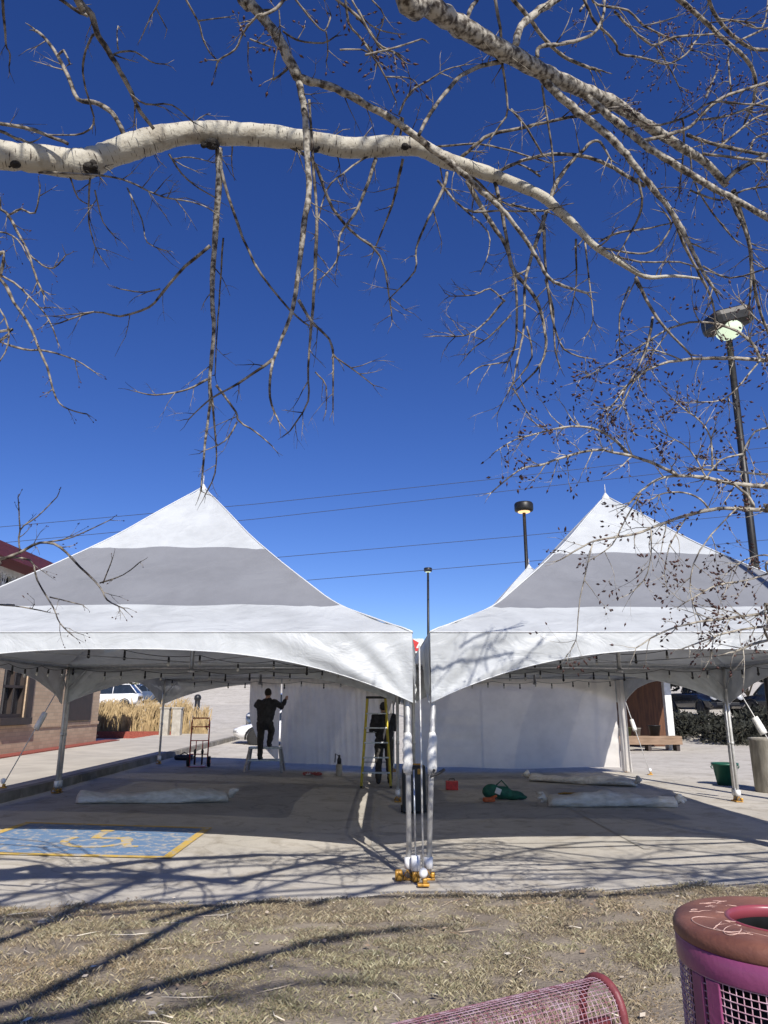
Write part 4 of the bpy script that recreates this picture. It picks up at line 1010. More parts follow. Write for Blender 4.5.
# power lines
for i, (pts, lab) in enumerate([([(-300, 556), (0, 527), (256, 504), (485, 480), (900, 432)], 'highest power line crossing the sky behind the tent peaks'),
    ([(-300, 570), (0, 543), (256, 519), (480, 494), (900, 446)], 'second highest power line behind the tent peaks'),
    ([(-300, 606), (0, 582), (270, 558), (510, 537), (900, 500)], 'third power line from the top, behind the tent peaks'),
    ([(-300, 632), (0, 606), (310, 580), (510, 563), (900, 528)], 'lowest power line crossing between the tent peaks')]):
    P_ = [at(x, y, 48) for x, y in pts]; g = MB(); g.tube(P_, .018, 6); tag(g.build('power_line', M['wirecable']), lab, 'power line', 'power lines across the sky')

# ---------------------------------------------------------------- trash can
TX, TY = 1.262, 2.57
r = empty('trash_can', (TX, TY, 0), 'round magenta litter bin with wire mesh sides and faded copper red lid', 'trash can'); RR = .325
g = MB(); g.lathe((0, 0, 0), [(.165, .948), (.2, .952), (.28, .950), (.308, .947), (.324, .938), (.331, .922), (.331, .902), (.327, .896), (.31, .896), (.3, .93), (.2, .93), (.165, .93)], 96, cap=False); lid = g.build('lid', M['lid'], r)
g = MB(); g.lathe((0, 0, 0), [(.172, .9495), (.169, .9525), (.163, .952), (.158, .944), (.157, .918), (.160, .916), (.166, .93)], 72, cap=False); g.build('opening_rim', M['lidrim'], lid)
g = MB(); rr_ = random.Random(4)
def scr(pts, rad=.0011):
    g.tube([(x-TX, y-TY, .9505+.0004) for x, y in pts], rad, 4)
def sp(c, rx, ry, a0, a1, rot=0, n=22, ph=0):
    out = []
    for k in range(n+1):
        a = a0+(a1-a0)*k/n; x, y = rx*math.cos(a), ry*math.sin(a); out.append((c[0]+x*math.cos(rot)-y*math.sin(rot), c[1]+x*math.sin(rot)+y*math.cos(rot)))
    return out
cX = TX-.238; cY = TY-.075
scr(sp((cX, cY+.02), .055, .085, 0, 6.0, .35)); scr(sp((cX+.03, cY-.03), .05, .05, .5, 5.2, .2)); scr(sp((cX+.02, cY-.045), .022, .055, 0, 6.28, -.6))
scr([(cX+.02, cY-.05), (cX+.06, cY-.09), (cX+.05, cY-.05), (cX+.10, cY-.11), (cX+.085, cY-.06), (cX+.12, cY-.10)]); scr([(cX+.13, cY-.12), (cX+.15, cY-.16), (cX+.155, cY-.125), (cX+.18, cY-.165), (cX+.18, cY-.135), (cX+.21, cY-.17)], .0016)
scr([(cX-.03, cY-.03), (cX+.04, cY+.06), (cX+.08, cY+.04)]); scr([(cX+.16, cY-.10), (cX+.24, cY-.13)]); scr([(cX+.2, cY-.10), (cX+.27, cY-.105), (cX+.3, cY-.12)])
for k in range(16):
    a = R(rr_.uniform(118, 165)); q0 = rr_.uniform(.2, .29); x, y = TX+q0*math.cos(a), TY+q0*math.sin(a); d = rr_.uniform(-.5, .5); L = rr_.uniform(.02, .05); scr([(x, y), (x+L*math.cos(d)*.5, y+L*math.sin(d)*.5+.006), (x+L*math.cos(d), y+L*math.sin(d))], .0012)
g.build('scratched_doodle', M['scratch'], lid)
g = MB(); g.lathe((0, 0, 0), [(.312, .825), (.327, .825), (.3285, .828), (.3285, .893), (.3255, .896), (.312, .896)], 96, cap=False); g.build('hoop_band', M['mag'], r); g = MB(); g.lathe((0, 0, 0), [(.312, .06), (.326, .06), (.326, .12), (.312, .12)], 72, cap=False); g.build('hoop_band', M['mag'], r)
for k in range(10):
    a = 2*math.pi*(k//2)/5+R(192 if k % 2 else 203.5)
    g = MB(); c = Vector((math.cos(a)*.3215, math.sin(a)*.3215, .46)); g.box(c, (.010, .05, .72), Matrix.Rotation(a, 3, 'Z'), bev=.003); g.build('upright', M['mag'], r)
g = MB()
for k in range(98):
    a = 2*math.pi*k/98; c = (math.cos(a)*.3205, math.sin(a)*.3205); g.tube([(c[0], c[1], .1), (c[0], c[1], .84)], .0019, 4, cap=False)
z = .12
while z < .825: g.tube([(math.cos(2*math.pi*k/72)*.3222, math.sin(2*math.pi*k/72)*.3222, z) for k in range(72)], .0019, 4, closed=True); z += .0195
g.build('wire_mesh', M['meshwire'], r)
g = MB(); g.lathe((0, 0, 0), [(.1572, .917), (.16, .86), (.25, .80)], 48, cap=False); g.lathe((0, 0, 0), [(.25, .08), (.25, .80), (.24, .80), (.24, .09)], 40, cap=False); g.build('liner', M['black'], r)
g = MB(); vs = []; fs = []; n_ = 60
for j in range(16):
    for k in range(n_): a = 2*math.pi*k/n_; q = .262+.012*math.sin(a*9+j)+.01*math.sin(a*17+j*.8); vs.append((q*math.cos(a), q*math.sin(a), (.12+j*.033)+.02*math.sin(a*5)))
for j in range(15):
    for k in range(n_): k2 = (k+1) % n_; fs.append((j*n_+k, j*n_+k2, (j+1)*n_+k2, (j+1)*n_+k))
g.add(vs, fs, 0, True); g.build('bin_bag', M['bag'], r)
g = MB(); g.cyl((0, 0, 0), (0, 0, .07), .2, .2, 24); g.build('foot', M['mag'], r)

# ---------------------------------------------------------------- mesh bench
p0 = Vector((-.94, 1.61, 0)); p1 = Vector((.65, 2.49, 0)); ax = (p1-p0).normalized(); nr = Vector((-ax.y, ax.x, 0)); LB = (p1-p0).length
r = empty('mesh_bench', tuple((p0+p1)/2), 'dark red wire mesh bench with a rounded hollow back at the bottom of the lawn', 'bench'); off = -(p0+p1)/2
def hoop(t, rad=.016, dx=0):
    base = p0.lerp(p1, t)+off+ax*dx; out = []
    HW = .085
    for k in range(25):
        a = math.pi*k/24; out.append(base+nr*(HW*math.cos(a))+Vector((0, 0, 0.70+.112*math.sin(a)**.8)))
    out = [base+nr*(HW+.005)+Vector((0, 0, .02))]+[base+nr*HW+Vector((0, 0, .4))]+out+[base-nr*HW+Vector((0, 0, .44))]
    return out
for t in (0, 1):
    g = MB(); h_ = hoop(t); g.tube(h_+[h_[-1]-nr*.40+Vector((0, 0, -.02)), h_[-1]-nr*.43+Vector((0, 0, -.12)), h_[-1]-nr*.42+Vector((0, 0, -.42))], .0125, 10); g.build('end_frame', M['benchred'], r)
g = MB(); g.tube([p0+off-nr*.02+Vector((0, 0, .70)), p1+off-nr*.02+Vector((0, 0, .70))], .02, 10); g.tube([p0+off+nr*.12+Vector((0, 0, .42)), p1+off+nr*.12+Vector((0, 0, .42))], .016, 8); g.build('cross_bar', M['benchred'], r)
g = MB(); nl = 110
for k in range(nl+1): g.tube(hoop(k/nl)[1:], .0013, 4, cap=False)
hh = hoop(0)[1:]
path = []
for a, b_ in zip(hh, hh[1:]):
    m_ = max(1, int((b_-a).length/.022))
    path += [a.lerp(b_, i/m_) for i in range(m_)]
for q in path[::1]: g.tube([q, q+ax*LB], .0013, 4, cap=False)
g.build('back_mesh', M['benchwire'], r)
g = MB(); e = hh[-1]
for k in range(19): g.tube([e-nr*.40*k/18, e-nr*.40*k/18+ax*LB], .002, 4, cap=False)
for k in range(nl+1): g.tube([e+ax*LB*k/nl, e+ax*LB*k/nl-nr*.42], .002, 4, cap=False)
g.build('seat_mesh', M['benchwire'], r)

# ---------------------------------------------------------------- bare trees overhead
class Twigs:
    """thin twigs of one tree, collected in one mesh; buds in another"""
    def __init__(s): s.m = MB(); s.b = MB(); s.nb = 0
    def bud(s, p, d, r):
        q = d.to_track_quat('Z', 'Y').to_matrix(); p = p+d*r
        ring = [p+q @ Vector((math.cos(a)*r*.62, math.sin(a)*r*.62, 0)) for a in (0, 1.57, 3.14, 4.71)]
        s.b.add([p-d*r*1.1]+ring+[p+d*r*1.5], [(0, 2, 1), (0, 3, 2), (0, 4, 3), (0, 1, 4), (5, 1, 2), (5, 2, 3), (5, 3, 4), (5, 4, 1)], 0, True); s.nb += 1
def grow(tw, p, d, L, r, rnd, depth, budr, droop=0, kink=.28, forks=2, bprob=.36):
    n = max(3, int(L/.05)); pts = [p.copy()]; rr = [r]; d = d.normalized()
    for i in range(n):
        d = (d+Vector((rnd.gauss(0, kink), rnd.gauss(0, kink), rnd.gauss(0, kink)-droop))*.55).normalized()
        pts.append(pts[-1]+d*(L/n)); rr.append(r*(.9-.62*(i+1)/n))
        if budr and rnd.random() < bprob*.22: 
            bd = (d+Vector((rnd.gauss(0, .8), rnd.gauss(0, .8), rnd.gauss(0, .8)))).normalized(); tw.bud(pts[-1], bd, budr*rnd.uniform(.55, .9))
    tw.m.tube(pts, rr, 4 if r < .004 else 5)
    if budr and rnd.random() < bprob+.25: tw.bud(pts[-1], d, budr*rnd.uniform(.8, 1.2))
    if depth > 0:
        for _ in range(forks):
            i = rnd.randint(1, n-1); dd = (pts[i+1]-pts[i]).normalized() if i < n else d
            side = Vector((rnd.gauss(0, 1), rnd.gauss(0, 1), rnd.gauss(0, 1))); side = (side-dd*side.dot(dd)).normalized()
            grow(tw, pts[i], (dd*.8+side*.75), L*rnd.uniform(.3, .6), rr[i]*.7, rnd, depth-1, budr, droop, kink, forks, bprob)
def smooth_path(P, rad, sub=3, jit=0, rnd=None):
    out = []; rr = []; n = len(P)
    for i in range(n-1):
        p0 = P[max(0, i-1)]; p1 = P[i]; p2 = P[i+1]; p3 = P[min(n-1, i+2)]
        for k in range(sub):
            t = k/sub; q = .5*((2*p1)+(p2-p0)*t+(2*p0-5*p1+4*p2-p3)*t*t+(3*p1-p0-3*p2+p3)*t*t*t)
            r = rad[i]+(rad[i+1]-rad[i])*t
            if jit and rnd: q = q+Vector((rnd.gauss(0, 1), rnd.gauss(0, 1), rnd.gauss(0, 1)))*jit*r; r *= 1+rnd.gauss(0, .03 if jit < .02 else .06)
            out.append(q); rr.append(r)
    out.append(P[-1]); rr.append(rad[-1]); return out, rr
def trace(root, tw, px, r0, r1, z0, z1, rnd, twig=1.0, budr=0, tlen=(16, 46), mat_=None, pre=None, post=None, depth=1, rmid=None, wig=0, droop=.05, seg=None):
    """px: traced limb; r in pixels at its depth; z optical depth along it"""
    n = len(px); P = []; Rr = []
    if r0 < 5.5: r0 *= .84; r1 *= .88; rmid = rmid*.84 if rmid else rmid
    cum = [0]
    for a, b in zip(px, px[1:]): cum.append(cum[-1]+math.dist(a, b))
    for i, (x, y) in enumerate(px):
        t = cum[i]/cum[-1]; zc = z0+(z1-z0)*t + wig*math.sin(t*7+x*.05); r = (r0+(r1-r0)*t) if rmid is None else (r0+(rmid-r0)*min(1, t*2) if t < .5 else rmid+(r1-rmid)*(t*2-1))
        P.append(at(x, y, zc)); Rr.append(r*zc/F)
    if pre: P = [Vector(p) for p, _ in pre]+P; Rr = [q for _, q in pre]+Rr
    if post: P = P+[Vector(p) for p, _ in post]; Rr = Rr+[q for _, q in post]
    big = max(r0, r1) >= 2.0
    pts, rr = smooth_path(P, Rr, 4 if big else 3, (.035 if r0 > 6 else .10) if big else .18, rnd)
    if big:
        m = mat_ or ('bark_white' if r0 >= 8 else 'bark_rough' if r0 > 3.4 else 'bark_twig')
        g = MB(); g.tube(pts, rr, seg or (18 if r0 > 8 else 10 if r0 > 3.4 else 7)); g.build('branch', M[m], root)
    else: tw.m.tube(pts, rr, 5)
    # side twigs
    Lp = cum[-1]; nt_ = int(Lp/26*twig*rnd.uniform(.8, 1.2)+.5)
    for _ in range(nt_):
        i = rnd.randint(1, len(pts)-2); d = (pts[i+1]-pts[i]).normalized()
        side = Vector((rnd.gauss(0, 1), rnd.gauss(0, .7), rnd.gauss(0, 1)-.15)); side = side-d*side.dot(d)
        if side.length < .1: continue
        side.normalize(); zc = z0+(z1-z0)*i/len(pts)
        L = rnd.uniform(*tlen)*zc/F; grow(tw, pts[i], d*.7+side*.9, L, min(rr[i]*.75, rnd.uniform(.42, .85)*zc/F), rnd, depth, budr*zc/F if budr else 0, droop)
    if r1 < 1.6:   # tip
        d = (pts[-1]-pts[-2]).normalized()
        for _ in range(2): grow(tw, pts[-1], d+Vector((rnd.gauss(0, .35), rnd.gauss(0, .3), rnd.gauss(0, .35))), rnd.uniform(.4, .8)*tlen[1]*z1/F*.6, max(.5, r1*.8)*z1/F, rnd, 0, budr*z1/F if budr else 0, droop)
    return pts

rnd = random.Random(5)
# ---- big pale birch: trunk stands left of and behind the camera
bt = empty('birch_tree', (-4.6, -1.9, 0), 'large pale barked birch whose thick limb and hanging twigs cross the top of the sky', 'tree')
bt_root = bt.location.copy()
class Shift:   # children of bt are modelled in world coordinates, then shifted
    pass
def reparent_world(o, root):
    o.parent = root
T1 = Twigs()
holder = []
_before = set(bpy.data.objects.keys())
def tr1(*a, **k): return trace(bt, T1, *a, **k)
g = MB(); tp, trd = smooth_path([Vector(p) for p in ((-4.6, -1.9, -.05), (-4.58, -1.85, .6), (-4.5, -1.7, 2.0), (-4.35, -1.6, 3.6), (-4.2, -1.5, 5.2), (-3.9, -1.3, 6.8), (-3.7, -1.2, 8.4), (-3.6, -1.2, 9.8))], [.30, .22, .2, .18, .15, .11, .07, .03], 5, .03, rnd)
g.tube(tp, trd, 22); g.build('trunk', M['bark_white'], bt)
ZA = 3.6
A_pts = [(-60, 140), (-30, 148), (0, 155), (40, 159), (75, 164), (92, 162), (108, 155), (140, 144), (165, 137), (190, 133), (215, 133), (270, 136), (315, 142), (350, 148), (390, 146), (420, 148), (445, 160), (480, 171), (520, 186), (543, 197), (555, 207), (579, 230), (596, 247), (626, 266), (647, 277), (674, 276), (703, 279)]
def limbA():
    rp = [14.5, 14.3, 14.2, 14, 13.8, 13.8, 13, 12.2, 11.6, 11.2, 10.8, 10.3, 10, 9.8, 9.4, 8.8, 7.8, 6.6, 5.8, 5.2, 4.6, 4, 3.4, 2.8, 2.2, 1.6, 1.0]
    P = []; Rr = []
    for i, (x, y) in enumerate(A_pts):
        zc = ZA+.9*max(0, x)/703; P.append(at(x, y, zc)); Rr.append(rp[i]*zc/F)
    P = [Vector((-4.4, -1.55, 3.0)), Vector((-4.1, -.6, 3.7)), Vector((-3.4, 1.2, 4.35))]+P; Rr = [.13, .12, .105]+Rr
    pts, rr = smooth_path(P, Rr, 6, .008, rnd); rr = [q*(1+.05*math.sin(k*.33)+.03*math.sin(k*.9)) for k, q in enumerate(rr)]; g = MB(); g.tube(pts, rr, 22); g.build('branch', M['bark_white'], bt)
    for _ in range(26):
        i = rnd.randint(40, len(pts)-3); d = (pts[i+1]-pts[i]).normalized(); zc = 4
        side = Vector((rnd.gauss(0, 1), rnd.gauss(0, .8), rnd.gauss(0, 1))); side = (side-d*side.dot(d)).normalized()
        grow(T1, pts[i], d*.4+side, rnd.uniform(20, 60)*zc/F, rnd.uniform(.7, 1.2)*zc/F, rnd, 2, 0, .1)
limbA()
for x, y, s in ((15, 167, 6), (88, 173, 10), (212, 148, 8), (274, 138, 5), (315, 152, 4), (404, 150, 6), (345, 28, 1)):
    if s < 2: continue
    g = MB(); zc = ZA+.9*x/703-.06; c = at(x, y-s*.5, zc+.03); rk = s*zc/F
    g.ball(c, (rk, rk*.8, rk*.62), 12, 8)
    for k in range(9): g.ball(c+Vector((rnd.uniform(-1.1, 1.1), rnd.uniform(-.6, .2), rnd.uniform(-.5, .5)))*rk, rk*rnd.uniform(.18, .42), 8, 6)
    g.build('knot', M['knot'], bt)
z = 3.55
# hanging and rising shoots on the thick limb
T_A = [
 ([(219, 148), (219, 184), (215, 238), (212, 292), (214, 332), (210, 375), (210, 404), (205, 444), (201, 491)], 4.6, 1.0, 2.6, .6),
 ([(210, 383), (216, 444), (215, 473), (205, 495)], 1.6, .7, None, .4), ([(223, 238), (220, 290), (217, 332), (215, 375)], 1.3, .7, None, .2),
 ([(217, 152), (228, 195), (243, 238), (261, 274), (290, 310), (308, 325)], 2.2, 1.0, None, .3),
 ([(210, 246), (185, 267), (163, 292), (149, 307), (120, 316), (94, 312), (60, 323)], 2.0, .8, None, .8), ([(94, 312), (57, 316)], 1, .6, None, .4),
 ([(160, 289), (142, 292), (120, 289)], 1.1, .6, None, .6), ([(208, 379), (185, 390), (156, 395), (138, 392)], 1.5, .7, None, 1),
 ([(216, 385), (236, 412), (239, 421), (257, 433), (272, 446)], 1.7, .7, None, 1), ([(237, 422), (225, 441), (203, 451)], 1.2, .6, None, .8),
 ([(376, 159), (366, 188), (355, 213), (340, 235), (337, 260), (322, 278)], 2.4, .8, None, 1.2), ([(369, 155), (344, 173), (326, 191), (315, 235)], 1.4, .7, None, 1),
 ([(277, 139), (292, 148), (313, 161), (321, 180), (333, 209), (351, 231), (380, 256), (389, 297), (392, 320)], 2.2, .7, 1.8, 1),
 ([(403, 159), (399, 177), (396, 192), (389, 214), (373, 253)], 2, .8, None, .6), ([(447, 172), (443, 190), (428, 219), (416, 248), (415, 271), (391, 297)], 2.1, .7, None, .6),
 ([(94, 118), (91, 128), (76, 135), (42, 134)], 1.2, .8, None, .6), 
 ([(125, 137), (115, 117), (99, 104), (78, 99), (68, 76), (57, 55), (44, 37), (36, 31)], 3, 1.6, 2.6, .5), ([(58, 55), (64, 51), (70, 64)], 1.6, 1.1, None, 0),
 ([(-30, 120), (0, 124), (26, 128), (47, 135), (68, 144)], 2.2, 2.0, None, .6), ([(-20, 128), (0, 131), (16, 138), (29, 143)], 2.0, 1.6, None, .3),
 ([(39, 172), (75, 174), (104, 176), (130, 182), (148, 191), (167, 198), (192, 202), (208, 208)], 1.5, .8, None, 1.3), ([(90, 178), (89, 200), (89, 222), (94, 243), (98, 253)], 1.3, .7, None, 1.3),
 ([(127, 188), (142, 220), (147, 242), (167, 251)], 1.1, .6, None, 1), ([(70, 177), (78, 198), (90, 205)], 1.1, .6, None, 1), ([(95, 190), (103, 222), (115, 237)], 1, .6, None, 1),
 ([(169, 154), (182, 174), (200, 189), (216, 198)], 1.3, .7, None, .8), ([(174, 159), (190, 157), (214, 163)], .9, .6, None, .4),
 ([(439, 155), (470, 175), (498, 200), (530, 209), (547, 211)], 1.8, 1.2, None, 1), ([(438, 180), (464, 209), (498, 211), (542, 211)], 1.6, 1.0, None, 1.2),
 ([(464, 209), (488, 232), (488, 255), (481, 271)], 1.2, .6, None, 1), ([(467, 180), (485, 214), (506, 245), (514, 271), (537, 302), (546, 341), (540, 365), (521, 386)], 3, 1.0, 2.4, 1),
 ([(495, 182), (502, 214), (511, 261), (516, 289), (516, 341), (508, 362)], 2.4, 1.0, None, 1), ([(547, 211), (532, 255), (525, 284), (524, 326), (516, 367), (513, 383)], 2.6, .9, None, 1),
 ([(511, 386), (498, 412)], .9, .5, None, 1), ([(513, 388), (532, 420)], 1, .5, None, .8), ([(527, 326), (532, 357), (514, 383)], 1.2, .8, None, .4),
 ([(505, 302), (490, 289), (474, 295), (450, 296)], 1.3, .6, None, 2), ([(503, 302), (482, 326), (464, 336), (441, 336)], 1.4, .6, None, 2), ([(511, 315), (490, 336), (475, 347), (468, 354)], 1.2, .6, None, 2),
 ([(508, 362), (482, 366), (469, 375)], 1.1, .6, None, 1), ([(546, 279), (553, 310), (555, 347), (560, 367)], 1.9, .8, None, 1), ([(543, 216), (546, 269), (552, 317), (564, 349), (585, 358)], 2.1, .8, None, 1.4),
 ([(540, 311), (546, 343), (541, 364)], 1.2, .7, None, 1), ([(576, 239), (576, 284), (570, 314)], 1.4, .6, None, 1), ([(585, 242), (589, 278), (593, 320), (585, 337)], 1.2, .6, None, 1.2),
 ([(629, 287), (620, 314), (620, 346)], 1.3, .6, None, .8), ([(635, 278), (653, 311), (665, 328), (691, 355)], 2.3, 1.2, None, .8), ([(653, 317), (644, 355), (626, 388)], 1.8, .8, None, .8),
 ([(599, 242), (617, 233), (641, 230), (668, 224)], 1.3, .9, None, .8), ([(602, 248), (629, 253), (653, 251), (671, 227), (665, 213)], 1.4, 1, None, .8), ([(703, 266), (730, 278), (768, 268)], 1.3, 1, None, .8),
 ([(540, 176), (516, 163), (495, 174)], 1.4, 1.2, None, .5), ([(596, 250), (640, 262), (680, 262), (705, 272)], 1.3, .9, None, 1),
 ([(459, 159), (475, 146), (490, 135), (521, 128), (560, 119), (587, 115), (620, 108)], 2.2, 1.4, None, .8), ([(436, 147), (475, 144), (500, 148), (527, 156), (550, 163)], 1.3, .9, None, .5),
 ([(550, 200), (558, 180), (573, 160), (582, 152), (590, 143), (600, 142), (611, 160)], 3, 1.1, 2.2, .8),
 ([(495, 174), (516, 163), (540, 156), (560, 154), (582, 156), (606, 164), (625, 175), (645, 186)], 1.8, 2.3, None, .8), ([(399, 115), (409, 94), (428, 81), (446, 70), (464, 65)], 1.6, .7, None, 1.4), ([(400, 140), (403, 118), (395, 128)], 1.8, 1.6, None, .5),
]
for px, r0, r1, rm, tw_ in T_A:
    zc = ZA+.9*px[0][0]/703; tr1(px, r0, r1, zc, zc+rnd.uniform(-.35, .35), rnd, twig=tw_, rmid=rm, depth=2 if tw_ > .9 else 1)
# second limb crossing in front of the thick one
c0 = at(248, 0, 3.2)
tr1([(230, -30), (248, 0), (268, 23), (284, 49), (298, 78)], 6, 5, 3.15, 3.25, rnd, pre=[((-3.9, -1.3, 6.2), .07), ((-2.6, .2, 6.3), .055), ((-1.2, 1.6, 5.6), .035)], twig=.4, mat_='bark_rough')
for px, r0, r1, rm, tw_, z1 in [
 ([(298, 78), (302, 94), (305, 117), (307, 146), (309, 193), (304, 224), (297, 282), (290, 318), (273, 361), (270, 397), (279, 422)], 4.2, 1.0, 3.2, .5, 3.2),
 ([(298, 78), (326, 85), (349, 95), (380, 112), (389, 117), (412, 133), (438, 154), (456, 167), (475, 185), (490, 198), (506, 214), (527, 242), (540, 263), (547, 276), (558, 284), (587, 293)], 5, 1.4, 3.6, .6, 3.7),
 ([(273, 359), (239, 383), (210, 399), (189, 419)], 2, .7, None, .8, 3.2), ([(299, 300), (311, 321), (329, 339), (333, 354)], 2.1, 1.3, None, .8, 3.25), ([(333, 354), (333, 410)], 1.3, .8, None, 1, 3.3),
 ([(333, 356), (351, 368), (373, 385)], 1.2, .6, None, 1.2, 3.3), ([(309, 100), (313, 162), (317, 217), (315, 267), (313, 307), (308, 368), (308, 401), (290, 431)], 1.8, .8, 2.2, .8, 3.4),
 ([(315, 372), (326, 386), (326, 410)], 1, .6, None, 1, 3.3), ([(273, 80), (290, 60), (261, 16), (276, 9), (284, 0)], 1.5, 1.5, None, .3, 3.3),
 ]: tr1(px, r0, r1, 3.25, z1, rnd, twig=tw_, rmid=rm)
# dark limb at the top left
tr1([(70, -14), (78, 0), (91, 15), (98, 34), (112, 57), (128, 86), (141, 112), (154, 129)], 4.4, 1.9, 3.1, 3.4, rnd, pre=[((-3.8, -1.25, 7.0), .06), ((-2.9, .5, 6.6), .045), ((-1.9, 1.9, 5.6), .025)], twig=.4, mat_='bark_twig')
for px, r0, r1 in [([(50, -8), (73, 9), (88, 16)], 2, 2), ([(94, 34), (86, 50), (83, 73), (88, 96), (94, 117)], 1.5, 1), ([(112, 56), (120, 52), (135, 52), (151, 62), (164, 64)], 1.3, .7), ([(118, 49), (117, 34), (118, 26)], 1, .7),
   ([(130, 94), (146, 104), (172, 105), (193, 122)], 1.2, .8), ([(135, 104), (134, 125)], 1, .7), ([(2, -12), (5, 26), (6, 44), (10, 55), (9, 66)], 2.1, .8),
   ([(163, -10), (156, 8), (151, 16), (143, 34)], 1.1, .6), ([(156, 8), (167, 29)], .9, .6), ([(180, -10), (198, 21), (203, 39), (210, 53)], 1.4, .9), ([(198, 21), (229, 17)], 1, .7)]:
    tr1(px, r0, r1, 3.3, 3.45, rnd, twig=.35)
# budded shoots hanging at the top
for px, r0, r1 in [([(262, 14), (255, 18), (243, 34), (235, 49), (219, 60), (216, 69)], 1.6, .9), ([(245, 36), (238, 21)], 1, .7), ([(250, 39), (271, 47)], 1, .8), ([(248, 42), (248, 62)], .9, .6), ([(261, 16), (276, 9), (286, -6)], 2, 2),
   ([(279, 10), (280, 34), (275, 60), (273, 78)], .9, .7), ([(290, -8), (308, 16), (324, 31), (331, 15)], 1.2, .9), ([(326, 31), (328, 50), (326, 62)], 1, .7), ([(283, 31), (297, 40), (323, 43), (336, 36)], 1.2, .9),
   ([(345, -8), (349, 23), (362, 39), (373, 52)], 1.5, 1.2), ([(330, -6), (357, 16), (373, 36), (380, 47), (394, 52)], 2.1, 1.3), ([(358, 10), (376, 42), (394, 52), (404, 62)], 1.5, 1), ([(365, 55), (386, 50), (422, 39)], 1.4, .9),
   ([(365, 44), (376, 62), (386, 78), (396, 101)], 1.3, .8), ([(386, 77), (410, 78), (420, 88)], 1, .6), ([(340, 50), (362, 50), (376, 58)], 1.1, .8), ([(352, 0), (365, 20), (380, 30), (398, 34)], 1.1, .7), ([(372, 0), (384, 16), (376, 40)], 1, .8)]:
    tr1(px, r0, r1, 3.0, 3.1, rnd, twig=1.1, budr=2.3, tlen=(12, 30))
